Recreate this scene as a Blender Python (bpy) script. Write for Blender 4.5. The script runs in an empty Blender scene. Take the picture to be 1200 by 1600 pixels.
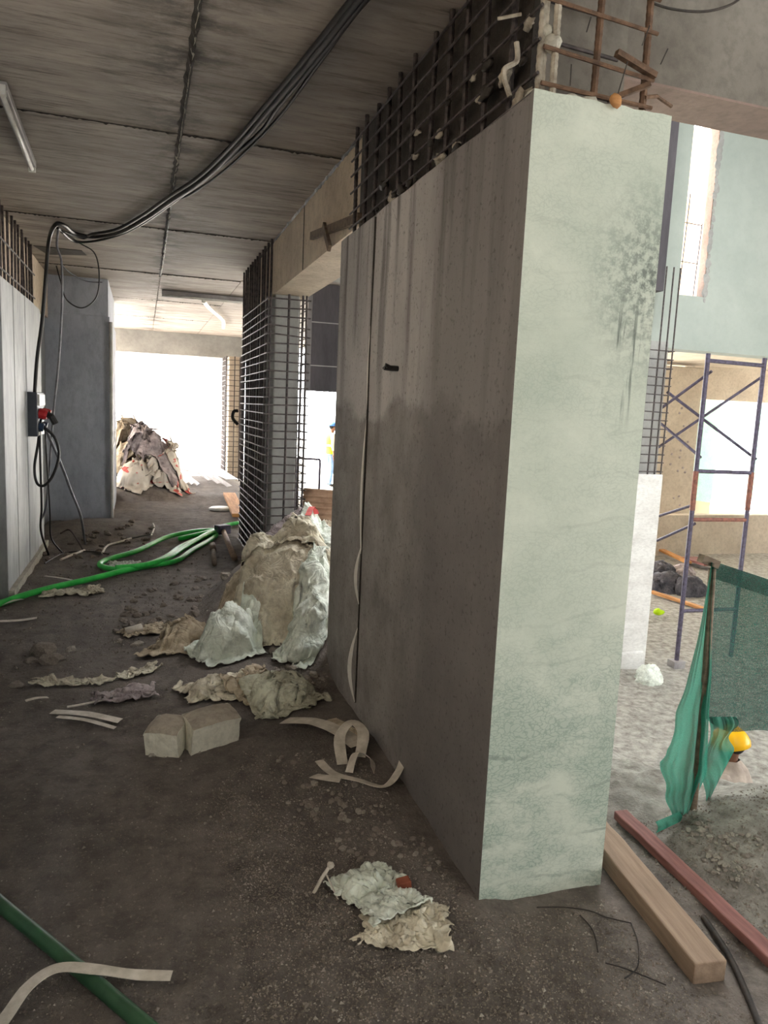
import bpy, bmesh, math, random
import numpy as np
from mathutils import Vector, Matrix, noise

# ------------------------------------------------------------------ camera, sky, exposure
scene = bpy.context.scene
COL = scene.collection
YAW, PITCH, ROLL, FPX, EYE = 0.3205581, 0.1376136, -0.04550297, 1146.518, 1.6
_fw = np.array([math.sin(YAW)*math.cos(PITCH), math.cos(YAW)*math.cos(PITCH), -math.sin(PITCH)])
_r = np.array([math.cos(YAW), -math.sin(YAW), 0.0])
_d = np.cross(_fw, _r)
_right = math.cos(ROLL)*_r + math.sin(ROLL)*_d
_down = -math.sin(ROLL)*_r + math.cos(ROLL)*_d
RM = np.stack([_right, _down, _fw])
cam_data = bpy.data.cameras.new('camera')
cam_data.sensor_fit = 'VERTICAL'
cam_data.sensor_height = 32.0
cam_data.lens = FPX*32.0/1600.0
cam_data.clip_start = 0.02
cam = bpy.data.objects.new('camera', cam_data)
COL.objects.link(cam)
m = Matrix.Identity(4)
for i in range(3):
    m[i][0] = _right[i]; m[i][1] = -_down[i]; m[i][2] = -_fw[i]
m[2][3] = EYE
cam.matrix_world = m
scene.camera = cam

world = bpy.data.worlds.new('overcast_sky')
scene.world = world
world.use_nodes = True
bg = world.node_tree.nodes['Background']
bg.inputs[0].default_value = (0.97, 0.98, 1.0, 1)
bg.inputs[1].default_value = 5.0
sun_data = bpy.data.lights.new('sun', 'SUN'); sun_data.energy = 28.0; sun_data.angle = .02; sun_data.color = (1.0, .985, .96)
sun = bpy.data.objects.new('sun', sun_data); COL.objects.link(sun)
sun.rotation_euler = Vector((.70, -.35, -1.0)).to_track_quat('-Z', 'Y').to_euler()   # high sun beyond the far end
vs = scene.view_settings
vs.view_transform = 'Standard'
vs.look = 'None'
vs.gamma = 1.0
vs.exposure = 1.35
vs.use_curve_mapping = False
try:
    scene.cycles.max_bounces = 10
    scene.cycles.diffuse_bounces = 7
    scene.cycles.transparent_max_bounces = 16
    scene.cycles.use_denoising = True
    scene.cycles.sample_clamp_indirect = 6.0
except Exception:
    pass

# ------------------------------------------------------------------ pixel helpers (a pixel gives a direction, the surface gives the distance)
CP = np.array([0.0, 0.0, EYE])
def ray(px, py): return RM.T @ np.array([px-600.0, py-800.0, FPX])
def onz(px, py, z=0.0):
    v = ray(px, py); return Vector(CP + v*(z-EYE)/v[2])
def ony(px, py, y):
    v = ray(px, py); return Vector(CP + v*y/v[1])
def onx(px, py, x):
    v = ray(px, py); return Vector(CP + v*x/v[0])
def depth(p): return float(_fw @ (np.array(p)-CP))

# ------------------------------------------------------------------ ground height
def sstep(a, b, t):
    t = min(1.0, max(0.0, (t-a)/(b-a))); return t*t*(3-2*t)
def mound(x, y, cx, cy, rx, ry, h, p=1.0):
    d = ((x-cx)/rx)**2 + ((y-cy)/ry)**2
    return h*max(0.0, 1-d)**p if d < 1 else 0.0
def G(x, y, fine=True):
    e1 = (x-1.78)*0.625 + (y-2.72)*0.78
    e2 = x-1.72
    e = min(e1, e2)
    z = 0.0
    if e > 0:
        low = -2.1*sstep(0, 3.6, e)
        t = sstep(8, 13, y)*(1-sstep(5.5, 8.0, x))
        z = low*(1-t) + (-0.5*sstep(0, 1.0, e))*t
    z += mound(x, y, 1.75, 5.50, 1.35, 1.75, 0.72, 1.0)          # rubble heap between the columns
    z += mound(x, y, 0.75, 4.55, 0.75, 0.8, 0.10)
    z += mound(x, y, 2.42, 2.02, 0.55, 0.42, 0.16)               # gravel mound at the net
    z += mound(x, y, 0.95, 3.0, 0.35, 1.3, 0.06)                 # debris along the column foot
    z += mound(x, y, -0.5, 9.4, 0.7, 0.9, 0.12)
    z += mound(x, y, -0.1, 13.4, 0.9, 1.3, 0.35)
    if fine:
        v = Vector((x, y, 0))
        z += 0.022*noise.noise(v*1.3) + 0.012*noise.noise(v*4.1+Vector((3, 1, 0)))
        rough = 0.35 + 0.65*max(0.0, min(1.0, 0.5+1.4*noise.noise(v*0.9+Vector((7, 3, 2)))))
        if e > 0: rough = 1.6
        rough *= 1-.85*min(1.0, mound(x, y, 1.38, 1.62, .42, .5, 2.0))
        z += rough*(0.013*noise.noise(v*9) + 0.010*abs(noise.noise(v*23)) + 0.006*noise.noise(v*55))
    return z
def hit(px, py, lift=0.0):
    """where the sight line through a pixel meets the ground"""
    v = ray(px, py); v = v/np.linalg.norm(v); t = 0.8
    while t < 60:
        p = CP + v*t
        if p[2] <= G(p[0], p[1], False)+lift: break
        t += 0.01
    p = CP+v*t
    return Vector((p[0], p[1], G(p[0], p[1])))

# ------------------------------------------------------------------ materials
MATS = {}
def lin(c): return tuple(((v/255.0)/12.92 if v/255.0 <= .04045 else ((v/255.0+.055)/1.055)**2.4) for v in c)
class NT:
    def __init__(s, name):
        s.m = bpy.data.materials.new(name); s.m.use_nodes = True
        s.t = s.m.node_tree; s.b = s.t.nodes['Principled BSDF']
        s.co = s.t.nodes.new('ShaderNodeTexCoord')
    def n(s, kind, **k):
        o = s.t.nodes.new(kind)
        for a, v in k.items(): setattr(o, a, v)
        return o
    def l(s, a, b): s.t.links.new(a, b)
    def mapped(s, scale=(1, 1, 1), loc=(0, 0, 0)):
        mp = s.n('ShaderNodeMapping'); mp.inputs['Scale'].default_value = scale; mp.inputs['Location'].default_value = loc
        s.l(s.co.outputs['Object'], mp.inputs['Vector']); return mp.outputs['Vector']
    def noise(s, scale, detail=6, rough=.6, vec=None, stretch=(1, 1, 1), dist=0.0):
        o = s.n('ShaderNodeTexNoise'); o.inputs['Scale'].default_value = scale
        o.inputs['Detail'].default_value = detail; o.inputs['Roughness'].default_value = rough; o.inputs['Distortion'].default_value = dist
        s.l(vec or s.mapped(stretch), o.inputs['Vector']); return o.outputs['Fac']
    def ramp(s, fac, stops, interp='LINEAR'):
        o = s.n('ShaderNodeValToRGB'); cr = o.color_ramp; cr.interpolation = interp
        while len(cr.elements) < len(stops): cr.elements.new(0.5)
        for e, (p, c) in zip(cr.elements, stops):
            e.position = p; e.color = (c, c, c, 1) if isinstance(c, (int, float)) else (*c, 1)
        s.l(fac, o.inputs['Fac']); return o.outputs['Color']
    def mix(s, fac, a, b, mode='MIX'):
        o = s.n('ShaderNodeMix', data_type='RGBA', blend_type=mode)
        for sock, v in ((o.inputs[0], fac), (o.inputs[6], a), (o.inputs[7], b)):
            if hasattr(v, 'type') and not isinstance(v, (int, float, tuple)): s.l(v, sock)
            else: sock.default_value = v if isinstance(v, (int, float)) else (*v, 1)
        return o.outputs[2]
    def math(s, op, a, b=0.0, clamp=False):
        o = s.n('ShaderNodeMath', operation=op, use_clamp=clamp)
        for sock, v in ((o.inputs[0], a), (o.inputs[1], b)):
            if isinstance(v, (int, float)): sock.default_value = v
            else: s.l(v, sock)
        return o.outputs[0]
    def xyz(s):
        o = s.n('ShaderNodeSeparateXYZ'); s.l(s.co.outputs['Object'], o.inputs[0]); return o.outputs
    def done(s, col, rough=.9, bumpfac=None, bump=.3, bdist=.01, metallic=0.0, name=None):
        if isinstance(col, tuple): s.b.inputs['Base Color'].default_value = (*col, 1)
        else: s.l(col, s.b.inputs['Base Color'])
        s.b.inputs['Roughness'].default_value = rough; s.b.inputs['Metallic'].default_value = metallic
        s.b.inputs['Specular IOR Level'].default_value = .3
        if bumpfac is not None:
            o = s.n('ShaderNodeBump'); o.inputs['Strength'].default_value = bump; o.inputs['Distance'].default_value = bdist
            s.l(bumpfac, o.inputs['Height']); s.l(o.outputs['Normal'], s.b.inputs['Normal'])
        MATS[s.m.name] = s.m
        return s.m
def simple(name, c, c2=None, scale=6, rough=.85, bump=.3, bscale=40, stretch=(1, 1, 1), metallic=0., bdist=.006, lo=.35, hi=.65):
    t = NT(name); a = lin(c); b = lin(c2) if c2 else tuple(v*.6 for v in a)
    f = t.noise(scale, 7, .62, stretch=stretch)
    return t.done(t.ramp(f, [(lo, b), (hi, a)]), rough, t.noise(bscale, 5, .6, stretch=stretch), bump, bdist, metallic)

def concrete(name, light, dark, streak=(1, 1, 1), scale=1.6, speck=None, rough=.9, bump=.25, spot=.35):
    t = NT(name)
    f1 = t.noise(scale, 9, .65, stretch=streak)
    f2 = t.noise(scale*9, 6, .7, stretch=streak)
    c = t.ramp(f1, [(.3, lin(dark)), (.7, lin(light))])
    c = t.mix(t.ramp(f2, [(.35, spot), (.55, 0.)]), c, tuple(v*.6 for v in lin(dark)))
    if speck:
        f3 = t.noise(scale*30, 3, .5, stretch=streak)
        c = t.mix(t.ramp(f3, [(.66, 0.), (.72, .8)]), c, lin(speck))
    return t.done(c, rough, f2, bump, .01)

# --- the big column: corridor side (grey, rain streaked) and end face (pale, marbled laitance)
def mat_column_side():
    t = NT('column_side_concrete'); X = t.xyz()
    f = t.noise(1.3, 9, .62, stretch=(1, 1, .35))
    c = t.ramp(f, [(.28, lin((156, 152, 151))), (.72, lin((206, 201, 199)))])
    # rougher, browner lower lift of the pour
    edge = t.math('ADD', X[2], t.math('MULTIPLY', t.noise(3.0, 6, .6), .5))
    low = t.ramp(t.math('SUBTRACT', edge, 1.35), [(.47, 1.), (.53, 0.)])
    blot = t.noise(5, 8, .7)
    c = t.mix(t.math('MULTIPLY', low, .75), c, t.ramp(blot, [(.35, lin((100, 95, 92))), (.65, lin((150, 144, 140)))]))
    # dark runs from the top
    runs = t.noise(9, 5, .6, stretch=(1, 1, .07))
    topm = t.ramp(t.math('MULTIPLY', t.math('SUBTRACT', X[2], .9), .62), [(.0, 0.), (1., 1.)])
    runm = t.math('MULTIPLY', t.ramp(runs, [(.50, 0.), (.66, 1.)]), topm)
    c = t.mix(t.math('MULTIPLY', runm, .75), c, lin((58, 52, 48)))
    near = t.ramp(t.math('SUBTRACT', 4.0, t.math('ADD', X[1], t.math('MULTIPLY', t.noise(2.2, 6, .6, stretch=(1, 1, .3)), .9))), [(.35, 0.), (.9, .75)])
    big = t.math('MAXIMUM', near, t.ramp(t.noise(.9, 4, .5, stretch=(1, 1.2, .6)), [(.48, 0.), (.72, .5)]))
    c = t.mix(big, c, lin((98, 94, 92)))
    sp = t.noise(60, 3, .6)
    c = t.mix(t.ramp(sp, [(.3, .5), (.42, 0.)]), c, lin((60, 56, 52)))
    return t.done(c, .8, t.noise(26, 8, .7), .25, .01)
def mat_column_end():
    t = NT('column_end_concrete'); X = t.xyz()
    f = t.noise(2.2, 8, .6)
    c = t.ramp(f, [(.3, lin((184, 193, 180))), (.7, lin((212, 217, 204)))])
    # veins of laitance, finer and denser towards the foot
    vo = t.n('ShaderNodeTexVoronoi', feature='DISTANCE_TO_EDGE'); vo.inputs['Scale'].default_value = 42
    wv = t.n('ShaderNodeVectorMath', operation='ADD')
    nz = t.n('ShaderNodeTexNoise'); nz.inputs['Scale'].default_value = 9; nz.inputs['Detail'].default_value = 6
    t.l(t.mapped((1, 1, 1.6)), nz.inputs['Vector'])
    sc = t.n('ShaderNodeVectorMath', operation='SCALE'); sc.inputs['Scale'].default_value = .16
    t.l(nz.outputs['Color'], sc.inputs[0]); t.l(t.mapped((1, 1, 1.8)), wv.inputs[0]); t.l(sc.outputs[0], wv.inputs[1])
    t.l(wv.outputs[0], vo.inputs['Vector'])
    vein = t.ramp(vo.outputs['Distance'], [(.0, 1.), (.12, 0.)])
    patch = t.ramp(t.noise(3.2, 7, .7, stretch=(1, 1, 1.8)), [(.36, 0.), (.56, 1.)])
    lowm = t.ramp(X[2], [(.0, 1.), (.62, .85), (1.0, .25)])
    zone = t.math('MULTIPLY', patch, lowm)
    c = t.mix(t.math('MULTIPLY', t.math('MULTIPLY', vein, zone), .85), c, lin((120, 136, 126)))
    c = t.mix(t.math('MULTIPLY', zone, .55), c, lin((142, 160, 148)))
    # wavy pour lines
    wa = t.n('ShaderNodeTexWave', wave_type='BANDS', bands_direction='Z'); wa.inputs['Scale'].default_value = 2.1
    wa.inputs['Distortion'].default_value = 5.0; wa.inputs['Detail'].default_value = 5; wa.inputs['Detail Scale'].default_value = 1.4
    t.l(t.mapped((1, 1, 1)), wa.inputs['Vector'])
    line = t.ramp(wa.outputs['Fac'], [(.975, 0.), (.995, 1.)])
    lm = t.ramp(t.noise(2.5, 4, .6), [(.48, 0.), (.60, 1.)])
    c = t.mix(t.math('MULTIPLY', t.math('MULTIPLY', line, lm), t.math('MULTIPLY', lowm, .5)), c, lin((104, 116, 108)))
    # sooty stain near the far top edge, with drips under it
    dv = t.n('ShaderNodeVectorMath', operation='DISTANCE'); mp = t.mapped((2.1, 0, 1.5)); t.l(mp, dv.inputs[0]); dv.inputs[1].default_value = (1.49*2.1, 0, 2.03*1.5)
    blob = t.ramp(dv.outputs['Value'], [(.0, 1.), (.52, 0.)])
    sn = t.ramp(t.noise(34, 6, .75), [(.44, 0.), (.58, 1.)])
    c = t.mix(t.math('MULTIPLY', t.math('MULTIPLY', blob, sn), .9), c, lin((92, 100, 96)))
    dv2 = t.n('ShaderNodeVectorMath', operation='DISTANCE'); mp2 = t.mapped((6.0, 0, 2.2)); t.l(mp2, dv2.inputs[0]); dv2.inputs[1].default_value = (1.42*6.0, 0, 1.80*2.2)
    db = t.ramp(dv2.outputs['Value'], [(.2, 1.), (.55, 0.)])
    dr = t.ramp(t.noise(17, 4, .55, stretch=(1.6, 1, .09), dist=.4), [(.56, 0.), (.62, 1.)])
    c = t.mix(t.math('MULTIPLY', t.math('MULTIPLY', db, dr), .85), c, lin((96, 104, 98)))
    return t.done(c, .72, t.noise(30, 8, .7), .15, .008)
mat_column_side(); mat_column_end()

def mat_ceiling():
    t = NT('ceiling_concrete'); X = t.xyz()
    f1 = t.noise(2.2, 9, .7, stretch=(.55, 2.4, 1))
    f2 = t.noise(7, 8, .75, stretch=(.35, 3.2, 1))
    c = t.ramp(f1, [(.3, lin((126, 117, 110))), (.7, lin((184, 174, 164)))])
    c = t.mix(t.ramp(f2, [(.34, .75), (.5, 0.)]), c, lin((84, 77, 72)))
    f3 = t.noise(20, 6, .7, stretch=(.25, 2.5, 1))
    c = t.mix(t.ramp(f3, [(.3, .6), (.40, 0.)]), c, lin((84, 76, 68)))
    d = t.math('ABSOLUTE', t.math('SUBTRACT', X[0], .2))
    st = t.math('MULTIPLY', t.ramp(d, [(.02, 1.), (.42, 0.)]), t.ramp(t.noise(3.5, 8, .75, stretch=(.7, 1.2, 1)), [(.44, 0.), (.60, 1.)]))
    c = t.mix(t.math('MULTIPLY', st, .85), c, lin((56, 50, 46)))
    return t.done(c, .75, f2, .2, .008)
mat_ceiling()
concrete('beam_concrete', (214, 198, 176), (176, 160, 142), scale=2.0, speck=(110, 96, 84))
concrete('dark_concrete', (74, 68, 62), (36, 32, 30), scale=4, rough=.6, bump=.6)
concrete('grey_concrete', (176, 176, 172), (140, 140, 138), scale=1.6, spot=.2)
concrete('blue_concrete', (192, 196, 204), (158, 162, 172), scale=1.4, streak=(1, 1, .5))
concrete('wall_concrete', (186, 188, 186), (128, 130, 130), scale=1.5, streak=(1, 1, .35), rough=.6)
concrete('pale_render', (174, 182, 175), (156, 166, 159), scale=.8, spot=.1)
concrete('grey_brown_concrete', (140, 135, 126), (104, 98, 91), scale=2.2)  # darker grey-brown for the cross beam and the core end
concrete('pink_concrete', (152, 132, 122), (126, 108, 100), scale=2.5)
concrete('tan_render', (176, 156, 130), (156, 138, 114), scale=1.0, spot=.1)
concrete('beige_concrete', (214, 202, 184), (186, 172, 154), scale=1.5)
concrete('white_jacket', (226, 226, 222), (200, 198, 194), scale=2, streak=(1, 1, 2.5))
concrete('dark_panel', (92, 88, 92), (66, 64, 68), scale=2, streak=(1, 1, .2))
concrete('mortar', (214, 210, 196), (166, 160, 148), scale=8, bump=.8)
concrete('block_concrete', (196, 186, 170), (140, 130, 118), scale=4, bump=.5)
concrete('block_face', (220, 216, 200), (188, 184, 168), scale=4, bump=.3)
def mat_dirt():
    t = NT('dirt'); X = t.xyz()
    f1 = t.noise(1.1, 8, .62); f2 = t.noise(9, 8, .7); f3 = t.noise(70, 4, .6)
    c = t.ramp(f1, [(.3, lin((98, 91, 86))), (.7, lin((136, 128, 121)))])
    c = t.mix(t.ramp(f2, [(.38, .6), (.58, 0.)]), c, lin((78, 72, 68)))
    c = t.mix(t.ramp(f3, [(.58, 0.), (.75, .5)]), c, lin((170, 158, 144)))
    # skylight on the bank and lower right ground painted in as paler dirt
    skylit = t.ramp(t.math('ADD', t.math('MULTIPLY', t.math('SUBTRACT', X[0], 1.75), 1.0), t.math('MULTIPLY', f2, .35)), [(.1, 0.), (.75, 1.)])
    c = t.mix(skylit, c, t.ramp(f2, [(.35, lin((120, 116, 108))), (.62, lin((176, 173, 164)))]))
    return t.done(c, .95, t.math('ADD', f2, t.math('MULTIPLY', f3, .5)), .9, .025)
mat_dirt()
simple('outside_ground', (236, 230, 220), (214, 206, 194), 3)
simple('rebar_steel', (92, 84, 82), (52, 48, 50), 30, .55, .3, 90, metallic=.35)
simple('rebar_rust', (128, 100, 80), (84, 66, 54), 25, .75, .4, 80, metallic=.15)
simple('rebar_mortar', (196, 188, 172), (132, 122, 110), 20, .9, .8, 60)
simple('wire', (64, 56, 50), (40, 36, 34), 30, .6)
simple('cable_black', (44, 42, 42), (30, 29, 30), 12, .45, .1)
simple('cable_grey', (128, 128, 132), (92, 92, 98), 12, .5, .1)
simple('white_plastic', (228, 226, 220), (200, 196, 188), 8, .45, .1)
simple('hose_green', (70, 214, 96), (44, 178, 74), 9, .35, .1)
simple('hose_dark_green', (58, 96, 66), (42, 76, 52), 9, .45, .1)
simple('strip_white', (220, 212, 200), (178, 170, 156), 14, .6, .2)
def sackmat(name, c, c2, scale=5, rough=.8):
    t = NT(name); f = t.noise(scale, 7, .65); a = lin(c); b_ = lin(c2)
    col = t.mix(t.ramp(t.noise(14, 6, .7), [(.36, .6), (.55, 0.)]), t.ramp(f, [(.32, b_), (.62, a)]), tuple(v*.6 for v in b_))
    w1 = t.math('ABSOLUTE', t.math('SUBTRACT', t.noise(11, 3, .5, dist=.8), .5))
    t.done(col, rough, w1, .6, .06)
sackmat('sack_cream', (232, 226, 206), (186, 174, 152), 5, .8)
sackmat('sack_tan', (206, 192, 168), (156, 140, 118), 5, .85)
sackmat('sack_white', (238, 243, 232), (204, 212, 198), 4, .6)
sackmat('sack_green', (216, 218, 198), (164, 158, 136), 6, .8)
sackmat('sack_grey', (190, 178, 176), (132, 120, 122), 6, .85)
sackmat('sack_dark', (104, 102, 108), (58, 58, 66), 6, .85)
t = NT('sack_print'); c_ = t.ramp(t.noise(5, 6, .6), [(.3, lin((196, 184, 168))), (.7, lin((232, 226, 214)))])
c_ = t.mix(t.ramp(t.noise(4.5, 2, .4, stretch=(1, 1, 2.2)), [(.60, 0.), (.63, .9)]), c_, lin((200, 70, 66))); t.done(c_, .8, t.noise(60, 5, .6), .3, .006)
simple('sack_red', (206, 84, 78), (170, 60, 58), 10, .8, .2, 60)
simple('timber_tan', (160, 138, 118), (128, 108, 92), 5, .8, .3, 40, stretch=(.4, 6, 6))
simple('timber_red', (150, 104, 98), (108, 72, 68), 5, .7, .3, 40, stretch=(.4, 6, 6))
simple('timber_orange', (206, 152, 96), (160, 112, 70), 5, .8, .3, 40, stretch=(.4, 6, 6))
simple('timber_grey', (128, 112, 96), (86, 74, 64), 5, .85, .4, 40, stretch=(.4, 6, 6))
simple('sheet_metal', (176, 172, 170), (132, 128, 128), 3, .5, .15, 30, metallic=.2)
simple('sheet_rust', (176, 146, 122), (132, 104, 84), 4, .7, .2, 30)
simple('scaffold_paint', (96, 92, 112), (70, 62, 74), 20, .55, .2, 60, metallic=.2)
simple('scaffold_rust', (150, 100, 84), (104, 72, 66), 18, .75, .3, 60)
simple('stone', (150, 141, 132), (118, 110, 101), 9, .95, .5, 40)
simple('stone_pale', (176, 170, 158), (132, 124, 114), 9, .95, .5, 40)
simple('stone_dark', (136, 126, 116), (106, 97, 88), 9, .95, .5, 40)
simple('brick_red', (176, 106, 78), (132, 74, 56), 12, .9, .4, 60)
simple('helmet_yellow', (246, 190, 12), (232, 172, 6), 4, .35, .05)
simple('helmet_blue', (66, 108, 168), (52, 92, 150), 4, .4, .05)
simple('vest_yellow', (190, 226, 30), (168, 206, 22), 6, .8, .2)
simple('vest_band', (226, 230, 224), (206, 210, 204), 6, .4, .05)
simple('shirt_cream', (206, 194, 168), (176, 164, 140), 6, .9, .2)
simple('shirt_grey', (190, 176, 164), (150, 138, 128), 6, .9, .3)
simple('jeans_blue', (120, 146, 176), (88, 112, 146), 6, .9, .2)
simple('trousers_dark', (70, 66, 66), (50, 48, 48), 6, .9, .2)
simple('skin', (126, 86, 64), (108, 72, 54), 6, .6, .1)
simple('shoe_black', (40, 38, 36), (28, 26, 26), 6, .6, .1)
simple('hair_black', (24, 20, 18), (16, 14, 12), 20, .7, .2)
simple('box_grey', (70, 74, 80), (54, 58, 64), 6, .5, .1)
simple('socket_red', (178, 40, 44), (150, 30, 36), 6, .4, .05)
simple('socket_blue', (46, 62, 84), (36, 50, 70), 6, .4, .05)
simple('leaf_green', (112, 142, 70), (70, 96, 44), 8, .8, .3)
simple('leaf_red', (176, 84, 78), (130, 56, 56), 8, .8, .3)
simple('bark', (104, 84, 66), (70, 56, 44), 8, .9, .5)
def mat_net(name, c, alpha, sc=260):
    t = NT(name); t.b.inputs['Base Color'].default_value = (*lin(c), 1); t.b.inputs['Roughness'].default_value = .8
    f = t.noise(4, 5, .6); t.l(t.ramp(f, [(.3, tuple(v*.6 for v in lin(c))), (.7, lin(c))]), t.b.inputs['Base Color'])
    tr = t.n('ShaderNodeBsdfTransparent'); tl = t.n('ShaderNodeBsdfTranslucent'); tl.inputs['Color'].default_value = (*lin(c), 1)
    m1 = t.n('ShaderNodeMixShader'); m1.inputs[0].default_value = .45
    m2 = t.n('ShaderNodeMixShader')
    t.l(t.b.outputs[0], m1.inputs[1]); t.l(tl.outputs[0], m1.inputs[2])
    fine = t.noise(sc, 2, .5)
    t.l(t.ramp(fine, [(.3, max(0., alpha-.15)), (.7, alpha+.15)]), m2.inputs[0])
    t.l(m1.outputs[0], m2.inputs[1]); t.l(tr.outputs[0], m2.inputs[2])
    out = t.t.nodes['Material Output']; t.l(m2.outputs[0], out.inputs['Surface'])
    MATS[name] = t.m
mat_net('net_green', (24, 74, 64), .20)
mat_net('net_teal', (62, 150, 128), .14)
mat_net('net_far', (150, 206, 190), .25, 60)

# ------------------------------------------------------------------ mesh helpers
class MB:
    def __init__(s): s.v = []; s.f = []; s.mi = []
    def add(s, vs, fs, mi=0):
        o = len(s.v); s.v += [tuple(v) for v in vs]; s.f += [tuple(i+o for i in f) for f in fs]; s.mi += [mi]*len(fs); return s
    def box(s, a, b, mi=0):
        (x0, y0, z0), (x1, y1, z1) = a, b
        return s.add([(x0,y0,z0),(x1,y0,z0),(x1,y1,z0),(x0,y1,z0),(x0,y0,z1),(x1,y0,z1),(x1,y1,z1),(x0,y1,z1)],
                     [(0,3,2,1),(4,5,6,7),(0,1,5,4),(1,2,6,5),(2,3,7,6),(3,0,4,7)], mi)
    def bar(s, p, q, w, h, up=(0, 0, 1), mi=0):
        """rectangular bar from p to q, w across, h along up"""
        p = Vector(p); q = Vector(q); d = (q-p).normalized(); a = d.cross(Vector(up)).normalized()*w/2; u = a.cross(d).normalized()*h/2
        vs = [p-a-u, p+a-u, p+a+u, p-a+u, q-a-u, q+a-u, q+a+u, q-a+u]
        return s.add(vs, [(0,1,2,3),(7,6,5,4),(0,4,5,1),(1,5,6,2),(2,6,7,3),(3,7,4,0)], mi)
    def tube(s, pts, r, n=8, mi=0, closed=False):
        pts = [Vector(p) for p in pts]; N = len(pts); rs = r if isinstance(r, (list, tuple)) else [r]*N
        ref = None; vs = []; fs = []
        for i, p in enumerate(pts):
            if closed: t = (pts[(i+1) % N]-pts[i-1])
            else: t = pts[min(i+1, N-1)]-pts[max(i-1, 0)]
            t = t.normalized() if t.length > 1e-9 else Vector((0, 0, 1))
            if ref is None: ref = t.orthogonal().normalized()
            ref = (ref-t*ref.dot(t)); ref = ref.normalized() if ref.length > 1e-6 else t.orthogonal().normalized()
            b = t.cross(ref)
            for k in range(n):
                a = 2*math.pi*k/n; vs.append(p+(ref*math.cos(a)+b*math.sin(a))*rs[i])
        L = N if closed else N-1
        for i in range(L):
            j = (i+1) % N
            for k in range(n): fs.append((i*n+k, i*n+(k+1) % n, j*n+(k+1) % n, j*n+k))
        if not closed: fs.append(tuple(range(n-1, -1, -1))); fs.append(tuple((N-1)*n+k for k in range(n)))
        return s.add(vs, fs, mi)
    def mesh(s, name, mats, smooth=False):
        me = bpy.data.meshes.new(name); me.from_pydata(s.v, [], s.f); me.update()
        for k in ([mats] if isinstance(mats, str) else mats): me.materials.append(MATS[k])
        for p, i in zip(me.polygons, s.mi): p.material_index = i; p.use_smooth = smooth
        return me
    def build(s, name, mats, parent=None, smooth=False, bevel=0.0):
        o = link(name, s.mesh(name, mats, smooth), parent)
        if bevel:
            md = o.modifiers.new('bevel', 'BEVEL'); md.width = bevel; md.segments = 2; md.limit_method = 'ANGLE'
        return o
def link(name, me, parent=None):
    o = bpy.data.objects.new(name, me); COL.objects.link(o)
    if parent is not None:
        o.parent = parent
        o.matrix_parent_inverse = Matrix.Translation(parent.location).inverted() if parent.type == 'EMPTY' else Matrix.Identity(4)
    return o
def tag(o, label=None, cat=None, group=None, kind=None):
    if label: o['label'] = label
    if cat: o['category'] = cat
    if group: o['group'] = group
    if kind: o['kind'] = kind
    return o
def thing(name, label, cat, loc=(0, 0, 0), group=None):
    o = bpy.data.objects.new(name, None); COL.objects.link(o); o.location = loc; o.empty_display_size = .1
    return tag(o, label, cat, group)
def spline(pts, n=8):
    pts = [Vector(p) for p in pts]; out = []
    for i in range(len(pts)-1):
        p0 = pts[max(i-1, 0)]; p1 = pts[i]; p2 = pts[i+1]; p3 = pts[min(i+2, len(pts)-1)]
        for k in range(n):
            t = k/n
            out.append(0.5*((2*p1)+(p2-p0)*t+(2*p0-5*p1+4*p2-p3)*t*t+(3*p1-p0-3*p2+p3)*t**3))
    out.append(pts[-1]); return out
def ridge(v): return 1-2*abs(noise.noise(v))
RND = random.Random(7)

def timber(name, A, B, w, h, mat, label, bevel=.005, group=None, twist=0.):
    A = Vector(A); B = Vector(B); L = (B-A).length; d = (B-A)/L; s = d.cross(Vector((0, 0, 1))).normalized(); u = s.cross(d)
    mb = MB(); vs = []; fs = []; n = 16
    for i in range(n+1):
        x = -L/2+L*i/n; k = .004*noise.noise(Vector((i*.5, L, 2))); k2 = .004*noise.noise(Vector((i*.5, L, 9)))
        vs += [(x, -w/2+k, -h/2+k2), (x, w/2+k, -h/2+k2), (x, w/2+k2, h/2+k), (x, -w/2+k2, h/2+k)]
    for i in range(n):
        a = 4*i
        for j in range(4): fs.append((a+j, a+(j+1) % 4, a+4+(j+1) % 4, a+4+j))
    fs += [(3, 2, 1, 0), (4*n, 4*n+1, 4*n+2, 4*n+3)]
    mb.add(vs, fs); o = mb.build(name, mat, bevel=bevel); c = (A+B)/2
    o.matrix_world = Matrix(((d.x, -s.x, u.x, c.x), (d.y, -s.y, u.y, c.y), (d.z, -s.z, u.z, c.z), (0, 0, 0, 1)))
    return tag(o, label, 'timber', group)

# ================================================================== THE SETTING
ZC = 3.08          # underside of the slab
BX = 1.14          # corridor face of the beam over the columns
ZB = 2.61          # beam soffit

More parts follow.
